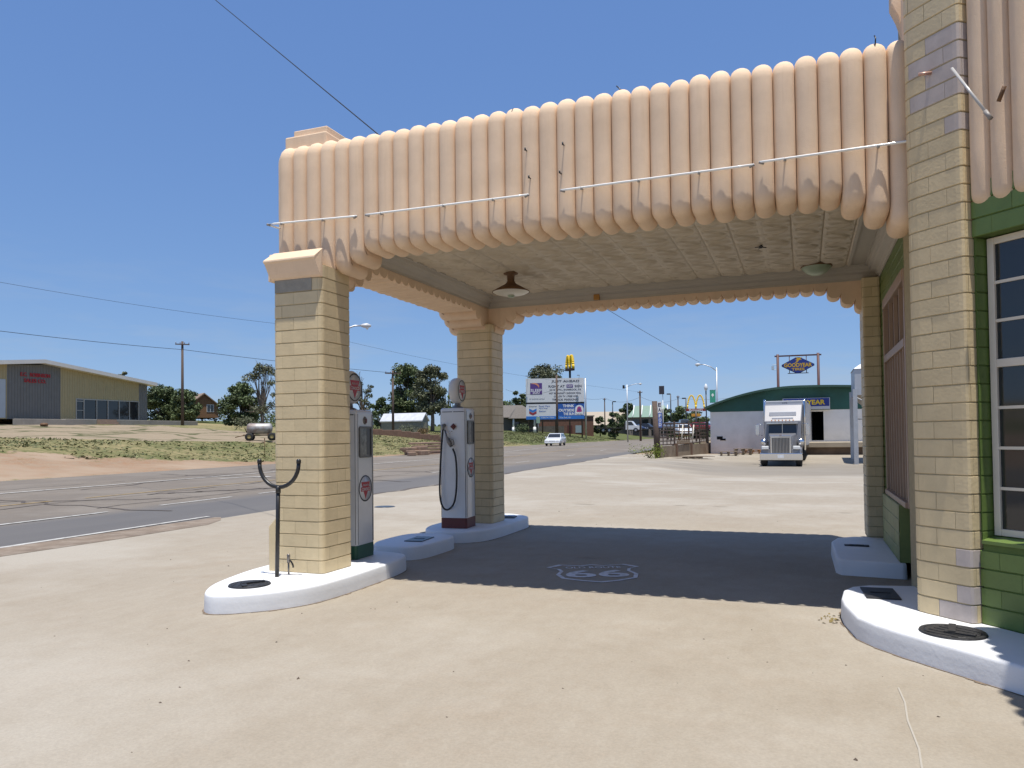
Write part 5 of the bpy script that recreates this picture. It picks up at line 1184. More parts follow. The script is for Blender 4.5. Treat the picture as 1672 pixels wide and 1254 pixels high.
mb = MB(); mb.bb(-7.5, 9, 0, 14, -1.5, max(1.5, ze)); mb.build('wall', mat('brown_block_wall', (.2, .165, .14)), t)
mb = MB(); mb.add([(-8, -.6, max(1.5, ze)), (9.4, -.6, max(1.5, ze)), (9.4, 7, zt_), (-8, 7, zt_), (-8, 14.6, 1.5), (9.4, 14.6, 1.5)], [(0, 1, 2, 3), (3, 2, 5, 4), (0, 3, 4), (1, 5, 2), (0, 4, 5, 1)]); mb.build('roof', mat('beige_metal_roof', (.36, .30, .225), .6, .06, 1), t)
p = spot(962, 165); t = thing('brick_building', 'small red brown brick building peeking out right of the billboard', 'building', p, facing(p)+.2)
mb = MB(); mb.bb(-13, 1.0, 0, 7, -1, at(962, 680, 165).z-p.z); mb.build('wall', mat('dark_red_brick', (.15, .075, .05), .9, .2, 2), t)
mb = MB(); mb.bb(-13.2, 1.2, -.2, 7.2, at(962, 680, 165).z-p.z, at(962, 679, 165).z-p.z+.1); mb.build('roof', M_gshingle, t)
mb = MB(); mb.bb(-4.8, -3.7, -.05, .05, 0, 2.3); mb.build('door', mat('dark_red_door', (.08, .02, .015), .6), t)
mb = MB(); mb.bb(-3.0, -1.4, -.05, .05, .7, 2.3); mb.build('window', mat('pale_glass', (.25, .32, .34), .2), t)
mb = MB(); mb.bb(-12, -5.5, -.06, .05, .2, 2.2); mb.build('shopfront', mat('weathered_boards', (.10, .09, .075), .9, .3, 2), t)
# ------------------------------------------------------------------ vehicles
def wheel(par, x, y, r, wd, rim=M_steel):
    mb = MB(); mb.lathe([(r*.62, -wd/2), (r*.9, -wd/2), (r, -wd*.32), (r, wd*.32), (r*.9, wd/2), (r*.62, wd/2)], (x, y, r), 24, 'X'); w_ = mb.build('wheel', M_tyre, par)
    mb = MB(); mb.lathe([(0, -wd*.3), (r*.3, -wd*.42), (r*.62, -wd*.4), (r*.62, wd*.4), (r*.3, wd*.42), (0, wd*.3)], (x, y, r), 18, 'X'); mb.build('rim', rim, w_); return w_
def car(label, p, rz, bodym, kind='wagon', group=None, detail=True):
    # front toward local -y
    t = thing('parked_car' if group else 'station_wagon', label, 'car', p, rz, group)
    W2 = .87; 
    prof = {'wagon': [(-2.35, .30), (-2.38, .52), (-2.30, .66), (-1.25, .86), (-1.05, .90), (2.2, .94), (2.32, .80), (2.36, .36)], 'suv': [(-2.2, .35), (-2.24, .7), (-2.12, .86), (-1.1, 1.02), (2.2, 1.06), (2.3, .9), (2.3, .4)]}[kind]
    roof = {'wagon': [(-1.15, .89), (-.35, 1.38), (-.1, 1.43), (1.5, 1.44), (1.75, 1.41), (2.22, .93)], 'suv': [(-1.15, 1.0), (-.45, 1.62), (-.2, 1.68), (1.8, 1.68), (2.0, 1.62), (2.24, 1.04)]}[kind]
    mb = MB(); n = len(prof); rows = []
    for fx_, dz, dy in ((-1, 0, 0), (-.94, .03, .02), (.94, .03, .02), (1, 0, 0)):
        rows.append([(fx_*W2, y*(1-.02*(abs(fx_) > .95)), z-(.04 if abs(fx_) > .95 and z > .6 else 0)) for y, z in prof])
    v = [q for r_ in rows for q in r_]; f = [(k*n+i, k*n+i+1, (k+1)*n+i+1, (k+1)*n+i) for k in range(3) for i in range(n-1)]+[(k*n+n-1, k*n, (k+1)*n, (k+1)*n+n-1) for k in range(3)]+[list(range(n)), [3*n+i for i in range(n)][::-1]]
    mb.add(v, f); mb.build('body', bodym, t, .03, True)
    mb = MB(); n = len(roof); zb0, zt0 = roof[0][1], max(z for _, z in roof); v = []
    for s in (-1, 1):
        for (y, z) in roof: v.append((s*lerp(W2*.95, W2*.76, (z-zb0)/(zt0-zb0)), y, z))
    mb.add(v, [list(range(n)), [n+i for i in range(n)][::-1]]+[(i, i+1, n+i+1, n+i) for i in range(n-1)]); mb.build('cabin', bodym, t, .02)
    def wx(z): return lerp(W2*.95, W2*.76, (z-zb0)/(zt0-zb0))
    def q3(a, b, u): return (lerp(a[0], b[0], u), lerp(a[1], b[1], u))
    a, b = roof[0], roof[1]; l0, l1 = q3(a, b, .12), q3(a, b, .94); mb = MB(); mb.add([(-wx(l0[1])*.9, l0[0]-.012, l0[1]+.012), (wx(l0[1])*.9, l0[0]-.012, l0[1]+.012), (wx(l1[1])*.92, l1[0]-.012, l1[1]+.012), (-wx(l1[1])*.92, l1[0]-.012, l1[1]+.012)], [(0, 1, 2, 3)]); mb.build('windscreen', M_glass, t)
    a, b = roof[-2], roof[-1]; l0, l1 = q3(a, b, .15), q3(a, b, .75); mb = MB(); mb.add([(-wx(l0[1])*.88, l0[0]+.012, l0[1]+.01), (wx(l0[1])*.88, l0[0]+.012, l0[1]+.01), (wx(l1[1])*.88, l1[0]+.012, l1[1]+.01), (-wx(l1[1])*.88, l1[0]+.012, l1[1]+.01)], [(0, 1, 2, 3)]); mb.build('rear_window', M_glass, t)
    zlo, zhi = zb0+.08, zt0-.09
    for s in (-1, 1):
        for (ya, yb) in ((-.78, .02), (.10, .92), (1.0, 1.82)):
            mb = MB(); yA = ya+(.38 if ya < -.5 else 0); mb.add([(s*(wx(zlo)+.008), ya, zlo), (s*(wx(zlo)+.008), yb, zlo), (s*(wx(zhi)+.008), yb-(.05 if yb > 1.5 else 0), zhi), (s*(wx(zhi)+.008), yA, zhi)], [(0, 1, 2, 3)]); mb.build('side_window', M_glass, t)
    for s in (-1, 1):
        mb = MB(); mb.bb(s*.62-.17, s*.62+.17, prof[0][0]-.03, prof[0][0]+.1, .52, .64); mb.build('headlight', M_lamp, t, .02)
        mb = MB(); mb.bb(s*.80-.05, s*.80+.05, prof[-1][0]-.1, prof[-1][0]+.02, .62, .85); mb.build('tail_light', M_red, t, .01)
        mb = MB(); mb.box((s*.98, -.85, .98), (.16, .09, .12)); mb.build('mirror', bodym, t, .02)
        for y in (-1.45, 1.38): wheel(t, s*.78, y, .31 if kind == 'wagon' else .36, .19)
    mb = MB(); mb.bb(-.4, .4, prof[0][0]-.02, prof[0][0]+.1, .50, .60); mb.build('grille', M_black, t)
    mb = MB(); mb.bb(-.84, .84, prof[0][0]-.06, prof[0][0]+.12, .30, .44); mb.build('bumper', bodym, t, .03)
    return t
M_carw = mat('white_car_paint', (.68, .69, .70), .25, coat=.6); M_cars = mat('silver_car_paint', (.42, .43, .45), .3, metal=.6, coat=.5); M_card = mat('dark_car_paint', (.03, .032, .04), .25, coat=.6); M_carb = mat('blue_car_paint', (.03, .05, .12), .25, coat=.6); M_carr = mat('red_car_paint', (.25, .03, .03), .3, coat=.5)
pw = spot(907, 94); car('white station wagon driving toward the canopy on the far lane', pw, R(8), M_carw).scale = (1.08,)*3
def park(label, px, d, yb, m, kind, rz): p = spot(px, d); p.z = at(px, yb, d).z; gp_ = T(p.x, p.y); p.z = gp_ if abs(p.z-gp_) < .0 else p.z; c = car(label, p, rz, m, kind, 'cars parked by the restaurant'); return c
park('dark parked car left of the dark utility pole before the restaurant', 1041, 178, 703, M_carb, 'wagon', R(75))
park('dark grey parked van right of the dark utility pole', 1057, 180, 703, M_card, 'suv', R(80))
park('black parked car nearest the tilted wooden post', 1092, 150, 703, M_card, 'suv', R(70))
park('blue grey parked car between the fence posts', 1103, 140, 702, M_cars, 'wagon', R(60))
park('white parked car with dark windscreen seen over the fence', 1116, 92, 712, M_carw, 'wagon', R(18))
park('dark suv parked behind the white car over the fence', 1118, 130, 701, M_card, 'suv', R(15))
park('red parked car at the corner of the white wall', 1150, 120, 704, M_carr, 'wagon', R(70))
# flatbed truck
p = spot(1024, 160); p.z = at(1024, 706, 160).z; t = thing('flatbed_truck', 'white cab flatbed truck parked on the grass right of the billboard', 'truck', p, facing(p)+R(80))
mb = MB(); mb.prism([(-3.0, .55), (-3.02, 1.3), (-1.9, 1.45), (-1.2, 2.35), (.1, 2.4), (.15, .55)], -1.0, 1.0, Matrix(((0, 0, 1, 0), (1, 0, 0, 0), (0, 1, 0, 0), (0, 0, 0, 1)))); mb.build('cab', M_carw, t, .05)
mb = MB(); mb.add([(s*1.01, y, z) for s in (-1,) for y, z in ((-1.6, 1.5), (-.3, 1.5), (-.3, 2.2), (-1.15, 2.2))], [(0, 1, 2, 3)]); mb.build('side_window', M_glass, t)
mb = MB(); mb.add([(1.01, y, z) for y, z in ((-1.6, 1.5), (-.3, 1.5), (-.3, 2.2), (-1.15, 2.2))], [(0, 1, 2, 3)]); mb.build('side_window', M_glass, t)
mb = MB(); mb.bb(-1.15, 1.15, .3, 6.5, .85, 1.05); mb.bb(-1.1, 1.1, .3, .42, 1.05, 2.1); mb.build('flatbed', mat('dark_bed', (.03, .03, .028), .8), t)
for s in (-1, 1):
    for y in (-2.0, 3.6, 4.9): wheel(t, s*.95, y, .48, .3)
# ------------------------------------------------------------------ street lamps and poles
def cobra(label, px, d, ytop, pxl, ylamp, m=M_steel, extra=None, base_d=None):
    p = spot(px, d); t = thing('street_lamp', label, 'street lamp', p, facing(p), 'cobra head street lamps'); H = at(px, ytop, d).z-p.z; L_ = (pxl-px)*d/CF; zl = at(px, ylamp, d).z-p.z
    mb = MB(); mb.tube([(0, 0, -.3), (0, 0, H)], [.13, .07], 10); mb.build('pole', m, t)
    mb = MB(); mb.tube([(0, 0, H-.35 if zl > H-.3 else H-.7), (L_*.3, 0, lerp(H-.4, zl, .65)), (L_*.65, 0, lerp(H, zl, .95)), (L_*.85, 0, zl)], .045, 8); mb.build('arm', m, t)
    s = 1 if L_ > 0 else -1; x = L_*.85; e_ = L_*1.0-x
    mb = MB(); hl = max(.55, abs(e_)); mb.tube([(x-.02*s, 0, zl), (x+s*hl*.2, 0, zl), (x+s*hl*.6, 0, zl), (x+s*hl, 0, zl)], [.05, .11, .15, .05], 10); mb.build('lamp_head', mat('lamp_head_grey', (.55, .55, .55), .4), t)
    mb = MB(); mb.tube([(x+s*hl*.4, 0, zl-.04), (x+s*hl*.6, 0, zl-.13), (x+s*hl*.8, 0, zl-.04)], [.05, .11, .05], 8); mb.build('lens', M_lamp, t)
    return t
cobra('street lamp head reaching out from behind the nearest pillar', 545, 42, 540, 598, 530)
cobra('tall street lamp with a long arm left of the diamond sign', 1172, 78, 600, 1142, 594)
t = cobra('street lamp with a speaker box behind the billboard sign', 1025, 125, 628, 1047, 627)
mb = MB(); H = at(1025, 628, 125).z-T(*spot(1025, 125)[:2]); mb.box((-.55, 0, H-.35), (.35, .35, .55)); mb.tube([(-.4, 0, H-.4), (0, 0, H-.5)], .04, 6); mb.build('speaker_box', M_black, t)
def boxlamp(label, px, d, ytop, side=1):
    p = spot(px, d); t = thing('parking_lamp', label, 'street lamp', p, facing(p), 'shoebox parking lamps'); H = at(px, ytop, d).z-p.z
    mb = MB(); mb.tube([(0, 0, -.3), (0, 0, H)], .10, 8); mb.build('pole', M_black, t); mb = MB(); mb.bb(*sorted((0, side*.75)), -.2, .2, H-.08, H+.14); mb.build('lamp_head', M_black, t, .03)
boxlamp('parking lamp in front of the beige strip roof', 1001, 165, 656, 1); boxlamp('parking lamp just left of the thin utility pole and arches', 1096, 150, 643.5, -1); boxlamp('parking lamp against the left of the golden arches', 1121, 145, 650.5, -1)
p = spot(1081.5, 110); t = thing('signal_box', 'dark box on a thin white pole above the tilted wooden post', 'signal', p, facing(p)); H = at(1081, 643, 110).z-p.z
mb = MB(); mb.tube([(.15, 0, -.2), (.15, 0, H)], .05, 8); mb.build('pole', M_wpaint, t); mb = MB(); mb.bb(-.37, .37, -.2, .2, H-.05, H+1.15); mb.build('box', mat('dark_box', (.04, .035, .045), .5), t, .03)
p = spot(1154, 78); t = thing('acorn_lamp', 'black post lamp with a white acorn globe beside the green banner', 'street lamp', p, facing(p)); H = at(1154, 638, 78).z-p.z
mb = MB(); mb.tube([(0, 0, -.3), (0, 0, H)], .06, 8); mb.build('post', M_black, t); mb = MB(); mb.lathe([(.06, H), (.16, H+.15), (.19, H+.35), (.12, H+.6), (.03, H+.72), (0, H+.74)], (0, 0, 0), 16); mb.build('globe', mat('white_globe', (.75, .75, .75), .3), t)
p = spot(1165, 79); t = thing('street_banner', 'green hanging banner with white lettering before the tall street lamp', 'banner', p, facing(p)); za_, zb_ = at(1165, 637, 79).z-p.z, at(1165, 657, 79).z-p.z
mb = MB(); mb.bb(-.30, .28, -.02, .0, zb_, za_); bo = mb.build('cloth', mat('banner_green', (.06, .36, .24), .7), t); mb = MB(); mb.tube([(.42, 0, -.2), (.42, 0, za_+.1)], .04, 8); mb.tube([(-.3, 0, za_+.02), (.42, 0, za_+.02)], .02, 6); mb.tube([(-.3, 0, zb_-.02), (.42, 0, zb_-.02)], .02, 6); mb.build('pole', M_black, t)
mb = MB()
for k in range(4): mb.lathe([(0, 0), (.07, 0), (.07, .004), (0, .004)], (0, 0, 0), 10, 'Y', Matrix.Translation((-.01+(-.07, .07, 0, 0)[k], -.026, (za_+zb_)/2+(.1, .1, .2, .0)[k])))
mb.bb(-.02, .0, -.026, -.022, (za_+zb_)/2-.16, (za_+zb_)/2); mb.build('emblem', M_wpaint, bo)
# ------------------------------------------------------------------ fence, post, corner wall
p = spot(1072, 50.8); p.z -= .05; t = thing('sign_post', 'thick tilted wooden post with a vertical white and blue sign', 'post', p, facing(p))
H = at(1069, 655, 50.8).z-p.z; mb = MB(); mb.tube([(.06, 0, -.4), (-.1, 0, H)], [.20, .175], 12); mb.build('post', M_wpole, t)
zt_, zm_, zb_ = at(1076, 656, 50.8).z-p.z, at(1076, 674, 50.8).z-p.z, at(1076, 698, 50.8).z-p.z
mb = MB(); mb.bb(.10, .36, -.04, .0, zm_, zt_); a_ = mb.build('white_sign', M_wpaint, t); mb = MB(); mb.bb(.12, .38, -.04, .0, zb_, zm_); b_ = mb.build('blue_sign', mat('faded_blue', (.10, .16, .42), .6), t)
for i, ch in enumerate('EAD'[:2]): text(ch, .3, M_ink, 'lettering', a_, up(.23, -.043, lerp(zt_, zm_, .28+.45*i)), bold=.01, th=.002, width=.19, height=.26)
for i, ch in enumerate('FOD'): text(ch, .3, M_wpaint, 'lettering', b_, up(.25, -.043, lerp(zm_, zb_, .2+.3*i)), bold=.005, th=.002, width=.16, height=.22)
# concrete wall with pipe fence from the post to the building
A = spot(1076, 50.9); B = spot(1158, 61.0); A.z = T(A.x, A.y); B.z = T(B.x, B.y)
dv_ = (B-A); Lf = dv_.to_2d().length; rz_ = math.atan2(dv_.y, dv_.x)
t = thing('retaining_wall', 'stained brown concrete wall between the wooden post and the white building', 'wall', A, rz_)
hA = at(1076, 729, 50.9).z-A.z; hB = at(1158, 723, 61).z-B.z
mb = MB(); n = 8
for k in range(n): u0, u1 = k/n, (k+1)/n; mb.bb(Lf*u0, Lf*u1-.01, -.12, .12, -.8, lerp(hA, hB, u0)); 
mb.build('wall', mat('stained_concrete', (.24, .19, .135), .9, .2, .8, .3, 12, stain=(.13, .085, .055), sscale=1.3, samt=.7), t)
for u in (.26, .55): mb = MB(); mb.bb(Lf*u, Lf*u+.28, -.2, .14, -.8, lerp(hA, hB, u)+.1); mb.build('buttress', mat('rust_stained_concrete', (.15, .09, .06), .9, .25, 2), t)
t = thing('pipe_fence', 'dark welded bar fence standing on the brown concrete wall', 'fence', A, rz_)
fh = 1.45
for k, (u0, u1) in enumerate(((0.0, .27), (.27, .55), (.55, .78), (.78, .97))):
    mb = MB(); z0 = lerp(hA, hB, u0)+.1; nr = 7 if k in (0, 3) else 6
    for j in range(nr): z = z0+fh*j/(nr-1); mb.bb(Lf*u0, Lf*u1, -.02, .02, z-.036, z+.036)
    nv = 4 if k in (0, 3) else 3
    for j in range(nv+1): x = lerp(Lf*u0, Lf*u1, j/nv); mb.bb(x-.03, x+.03, -.022, .022, z0, z0+fh)
    mb.build('panel', M_rust if k == 1 else M_wpole, t)
for u in (.0, .27, .55, .78, .97): mb = MB(); z0 = lerp(hA, hB, u); mb.bb(Lf*u-.05, Lf*u+.05, -.05, .05, z0-.1, z0+fh+.28); mb.build('post', M_wpole, t)
for k, u in enumerate((.38, .60)):
    mb = MB(); z0 = lerp(hA, hB, u); x = Lf*u; mb.tube([(x-.22, -.15, z0+.25), (x+.18, -.15, z0+1.45)], .045, 6); o = mb.build('white_rail', mat('weathered_white', (.6, .55, .45), .8)); o.location = A; o.rotation_euler = (0, 0, rz_); tag(o, ['pale slanted board leaning on the bar fence, left one', 'pale slanted board leaning on the bar fence, nearer the white building'][k], 'board', 'slanted boards on the fence')
mb = MB(); z0 = lerp(hA, hB, .3); mb.box((Lf*.40, -.16, z0+.22), (Lf*.24, .07, .22)); o = mb.build('plank', mat('grey_plank', (.25, .19, .13), .9, .2, 4)); o.location = A; o.rotation_euler = (0, 0, rz_); tag(o, 'thick brown plank lying along the top of the concrete wall', 'plank')
# ------------------------------------------------------------------ truck depot
YW = 62.0
def onY(px, py, Y): d_ = at(px, py, 1)-Vector((0, 0, 1.6)); return Vector((0, 0, 1.6))+d_*(Y/d_.y)
xl = onY(1160, 700, YW).x; xr = 13.5; zg = T(xl, YW)-.3; zw = onY(1250, 671, YW).z; zpk = onY(1305, 633.5, YW).z; xpk = onY(1305, 633, YW).x
t = thing('depot_building', 'white block depot with a dark green arched gable', 'building', (0, YW, 0))
do0, do1 = onY(1314, 700, YW).x, onY(1345, 700, YW).x; dz0, dz1 = onY(1330, 719, YW).z, onY(1330, 672, YW).z
M_dw = mat('white_block_wall', (.86, .84, .79), .8, .04, 1.2, .15, 10, stain=(.50, .48, .44), sscale=.7, samt=.4)
mb = MB(); mb.bb(xl, do0, 0, .3, zg, zw); mb.bb(do1, xr, 0, .3, zg, zw); mb.bb(do0, do1, .0, .3, zg, dz0); mb.bb(do0, do1, .0, .3, dz1, zw); mb.bb(xl, xl+.3, .3, 25, zg, zw); mb.build('wall', M_dw, t)
mb = MB(); mb.bb(do0-.4, do1+.4, 3.2, 3.3, dz0-.2, dz1+.2); mb.bb(do0-.4, do1+.4, .31, 3.2, dz0-.1, dz0); mb.bb(do0-.45, do0-.4, .31, 3.2, dz0, dz1+.2); mb.bb(do1+.4, do1+.45, .31, 3.2, dz0, dz1+.2); mb.bb(do0-.4, do1+.4, .31, 3.2, dz1+.2, dz1+.3); mb.build('doorway', mat('dark_interior', (.008, .008, .008), .9), t)
hw = max(xpk-xl+.35, .1); arc = []
for k in range(25):
    u = -1+2*k/24; x = xpk+u*(hw if u < 0 else xr-xpk+.4); arc.append((x, zw+.22+(zpk-zw-.22)*(1-abs(u)**2.0)))
mb = MB(); mb.prism([(arc[0][0]+.4, zw)]+[(arc[-1][0]-.4, zw)]+arc[::-1], -.02, .25, Matrix(((1, 0, 0, 0), (0, 0, 1, 0), (0, 1, 0, 0), (0, 0, 0, 1)))); mb.build('gable', mat('dark_green_gable', (.022, .10, .075), .55, .15, .7, stain=(.02, .07, .035), sscale=.5, samt=.8), t)
mb = MB(); v = []
for (x, z) in arc: v += [(x, -.75, z), (x, 26, z), (x, -.75, z+.16), (x, 26, z+.16)]
n = len(arc); f = []
for k in range(n-1): a = 4*k; f += [(a, a+4, a+5, a+1), (a+2, a+3, a+7, a+6), (a, a+2, a+6, a+4), (a+1, a+5, a+7, a+3)]
f += [(0, 1, 3, 2), (4*n-4, 4*n-2, 4*n-1, 4*n-3)]
mb.add(v, f); mb.build('roof', mat('green_roof_sheet', (.03, .075, .05), .5, .15, 1), t)
mb = MB()
bx0 = onY(1178, 715, YW); mb.bb(bx0.x-.35, bx0.x+.1, -.03, .0, bx0.z-.12, bx0.z+.12); mb.bb(bx0.x-.1, bx0.x+.32, -.035, .0, bx0.z-.2, bx0.z-.06); mb.build('wall_hole', mat('dark_interior', (.008, .008, .008)), t)
s0, s1 = onY(1278, 658, YW-.4), onY(1355, 650, YW-.4); z0_, z1_, zw_ = onY(1340, 663, YW-.4).z, onY(1340, 650, YW-.4).z, onY(1340, 667.5, YW-.4).z
st = thing('tyre_shop_sign', 'blue and yellow tyre shop sign box half hidden behind the lorry', 'sign', (0, YW-.4, 0))
mb = MB(); mb.bb(s0.x, s1.x, 0, .4, zw_-.02, z1_+.03); sb_ = mb.build('cabinet', mat('sign_white', (.6, .6, .6), .5), st)
mb = MB(); mb.bb(s0.x+.05, s1.x-.05, -.02, 0, z0_, z1_); mb.build('blue_face', M_bluepaint, st)
text('GOODYEAR', .5, M_yellow, 'lettering', st, up((s0.x+s1.x)/2-.1, -.026, (z0_+z1_)/2), bold=.018, th=.004, width=(s1.x-s0.x)*.86, height=(z1_-z0_)*.62)
# loading dock
d0, d1 = onY(1312, 720, 57).x, onY(1445, 720, 57).x; zd = onY(1380, 722, 57).z; zd2 = zd
t = thing('loading_dock', 'raised concrete loading dock under the depot doorway', 'loading dock', (0, 57, 0))
mb = MB(); mb.bb(d0, d1+3, 0, YW-57-.01, zd-.35, zd); mb.build('slab', mat('dock_concrete', (.33, .28, .21), .9, .15, 1), t, .03); mb = MB(); mb.bb(d0+.05, d1+3, .25, YW-57-.02, -1, zd-.35); mb.build('face', mat('dock_face', (.12, .085, .06), .9, .3, 1), t)
# diamond sign on a frame
p = onY(1305, 700, 70); p.z = T(p.x, p.y); t = thing('diamond_sign', 'blue diamond tyre sign hung in a red brown frame above the arched roof', 'sign', p, facing(p)+.06)
dS = 70/math.cos(0); dd = (p-Vector((0, 0, 1.6))).dot(FW); zz = lambda py: at(1305, py, dd).z-p.z; sx_ = lambda px: (px-1305)*dd/CF
M_frm = mat('red_brown_steel', (.10, .04, .035), .6, .2, 3)
for px in (1274, 1336): mb = MB(); mb.tube([(sx_(px), 0, -.3), (sx_(px), 0, zz(577))], .11, 8); mb.build('post', M_frm, t)
mb = MB(); mb.box(((sx_(1269)+sx_(1341))/2, 0, zz(580)), (sx_(1341)-sx_(1269), .1, .12)); mb.box((sx_(1305), 0, zz(609)), (sx_(1321)-sx_(1289), .05, .06))
for px in (1292, 1318): mb.tube([(sx_(px), 0, zz(580)), (sx_(px), 0, zz(609))], .035, 6)
mb.build('frame', M_frm, t)
def dia(k): 
    a, h_ = sx_(1330)*k, (zz(583)-zz(609))/2*k; c = zz(596); r_ = .12
    return [(a, c-.07), (a, c+.07), (a*.12, c+h_), (-a*.12, c+h_), (-a, c+.07), (-a, c-.07), (-a*.12, c-h_), (a*.12, c-h_)]
mb = MB(); mb.prism(dia(1.0), -.12, .12, Matrix(((1, 0, 0, 0), (0, 0, 1, 0), (0, 1, 0, 0), (0, 0, 0, 1)))); bo = mb.build('board', M_black, t, .01)
mb = MB(); mb.prism(dia(.955), -.14, -.121, Matrix(((1, 0, 0, 0), (0, 0, 1, 0), (0, 1, 0, 0), (0, 0, 0, 1)))); mb.build('blue_face', M_bluepaint, bo)
M_sy = mat('sign_amber', (.62, .36, .03), .5)
text('GOODYEAR', .5, M_sy, 'lettering', bo, up(0, -.146, zz(595.8)), bold=.02, th=.004, width=sx_(1326.5)*2, height=zz(592.5)-zz(599)); text('TIRES', .5, M_sy, 'lettering', bo, up(0, -.146, zz(602.6)), bold=.015, th=.004, width=sx_(1315)*2, height=zz(600.5)-zz(604.8))
wf_ = [(-.30, .62), (.10, .50), (.55, .62), (.25, .38), (.42, .2), (.15, .22), (-.05, -.1), (-.4, -.25), (-.1, .1), (-.3, .25), (-.05, .32)]
mb = MB(); mb.add([(x*.75, -.146, zz(590)+y*.62) for x, y in wf_], [list(range(len(wf_)))]); mb.build('winged_foot', M_sy, bo)
mb = MB(); mb.tube([(sx_(1274), 0, zz(594)), (sx_(1265), 0, zz(594))], .03, 6); mb.tube([(sx_(1274), 0, zz(602)), (sx_(1265), 0, zz(602))], .03, 6); mb.bb(sx_(1264), sx_(1268), -.05, .05, zz(602), zz(596)); mb.build('bracket_sign', mat('pale_bracket', (.5, .55, .6), .5), t)
# hopper bin
p = onY(1412, 745, 49.5); gz_ = T(p.x, p.y); p.z = gz_; t = thing('hopper_bin', 'galvanised hopper bin on steel legs at the right of the depot', 'hopper', p)
zz2 = lambda py: onY(1400, py, 49.5).z-gz_; x0 = onY(1395, 600, 49.5).x-p.x; wid = 3.6
mb = MB(); zs_, ze_, zc_ = zz2(645), zz2(602), zz2(585)
mb.add([(x0, 0, zs_), (x0+wid, 0, zs_), (x0+wid, wid, zs_), (x0, wid, zs_), (x0, 0, ze_), (x0+wid, 0, ze_), (x0+wid, wid, ze_), (x0, wid, ze_)], [(0, 1, 5, 4), (1, 2, 6, 5), (2, 3, 7, 6), (3, 0, 4, 7)]); mb.build('bin', mat('pale_steel_sheet', (.42, .44, .47), .45, .06, 1, metal=.3), t)
mb = MB(); mb.add([(x0-.05, -.05, ze_), (x0+wid+.05, -.05, ze_), (x0+wid+.05, wid+.05, ze_), (x0-.05, wid+.05, ze_), (x0+wid/2, wid/2, zc_+.75)], [(0, 1, 4), (1, 2, 4), (2, 3, 4), (3, 0, 4)]); mb.build('roof', mat('bright_sheet', (.72, .72, .72), .4), t)
mb = MB(); zf = zz2(672); c_ = x0+wid/2; mb.add([(x0, 0, zs_), (x0+wid, 0, zs_), (x0+wid, wid, zs_), (x0, wid, zs_), (c_-.3, wid/2-.3, zf-.5), (c_+.3, wid/2-.3, zf-.5), (c_+.3, wid/2+.3, zf-.5), (c_-.3, wid/2+.3, zf-.5)], [(0, 1, 5, 4), (1, 2, 6, 5), (2, 3, 7, 6), (3, 0, 4, 7), (4, 5, 6, 7)]); mb.build('cone', mat('tan_sheet', (.33, .28, .22), .5, .1, 1), t)
for (x, y) in ((x0, 0), (x0+wid, 0), (x0, wid), (x0+wid, wid)): mb = MB(); mb.bb(x-.12, x+.12, y-.10, y+.10, -.3, zs_+.35); mb.build('leg', M_steel, t)
mb = MB(); mb.tube([(x0, 0, zs_-.1), (x0+wid, 0, zz2(705))], .04, 6); mb.tube([(x0, 0, zz2(684)), (x0+wid, 0, zz2(684))], .05, 6); mb.build('brace', M_steel, t)
# pallets
random.seed(31)
for (px, d, n, label, rz) in ((1189, 54, 2, 'low stack of weathered pallets left of the lorry', .2), (1213, 55.5, 3, 'taller stack of grey pallets beside the lorry', -.1), (1130, 50.5, 1, 'broken dark boards lying below the concrete wall', .5), (1228, 58, 2, 'orange brown crate pile at the white wall behind the lorry', .1)):
    p = spot(px, d); t = thing('pallet_stack', label, 'pallets', p, facing(p)+rz, 'pallets and boards on the depot apron')
    for k in range(n):
        mb = MB(); z = .02+k*.15; a = random.uniform(-.15, .15)
        for j in range(5): mb.box((0, -.45+j*.225, z+.12), (1.3 if px != 1130 else 2.6, .13, .03), a)
        for j in range(3): mb.box((-.5+j*.5, 0, z+.05), (.1, 1.0, .09), a)
        mb.build('pallet', mat('pallet_wood', (.22, .17, .12), .9, .3, 4) if px != 1228 else mat('crate_wood', (.33, .17, .08), .9, .3, 4), t)
# the lorry
dT = 45.; p = at(1276, 762, dT); p.z = T(p.x, p.y); t = thing('semi_truck', 'silver long nosed lorry with chrome grille and white trailer at the depot', 'truck', p, R(-2.4))
M_sil = mat('silver_truck_paint', (.20, .20, .212), .4, .04, 2, metal=.2, coat=.2)
def lk(*a): return a
mb = MB(); mb.bb(-1.22, 1.22, 3.9, 17.5, 1.15, 4.05); tl = mb.build('trailer', mat('trailer_white', (.45, .46, .48), .4, .04, 1), t, .04)
mb = MB(); mb.bb(-1.0, 1.0, 4.5, 17.2, .8, 1.15); mb.bb(-.5, .5, .3, 5, .6, .95); mb.build('chassis', M_black, t)
mb = MB(); mb.add([(-1.05, 1.35, 1.0), (1.05, 1.35, 1.0), (1.05, 3.5, 1.0), (-1.05, 3.5, 1.0), (-1.08, 1.55, 2.72), (1.08, 1.55, 2.72), (1.12, 2.6, 3.75), (-1.12, 2.6, 3.75), (1.12, 3.5, 3.85), (-1.12, 3.5, 3.85)], [(0, 1, 5, 4), (4, 5, 6, 7), (7, 6, 8, 9), (1, 2, 8, 6, 5), (0, 4, 7, 9, 3), (3, 9, 8, 2), (0, 3, 2, 1)]); mb.build('cab', M_sil, t, .05)
mb = MB(); mb.bb(-.78, .78, 1.85, 2.3, 3.02, 3.30); mb.bb(-.62, .62, 1.65, 2.0, 2.82, 2.95); mb.build('roof_deflector', mat('bright_fairing', (.55, .55, .56), .3), t, .03)
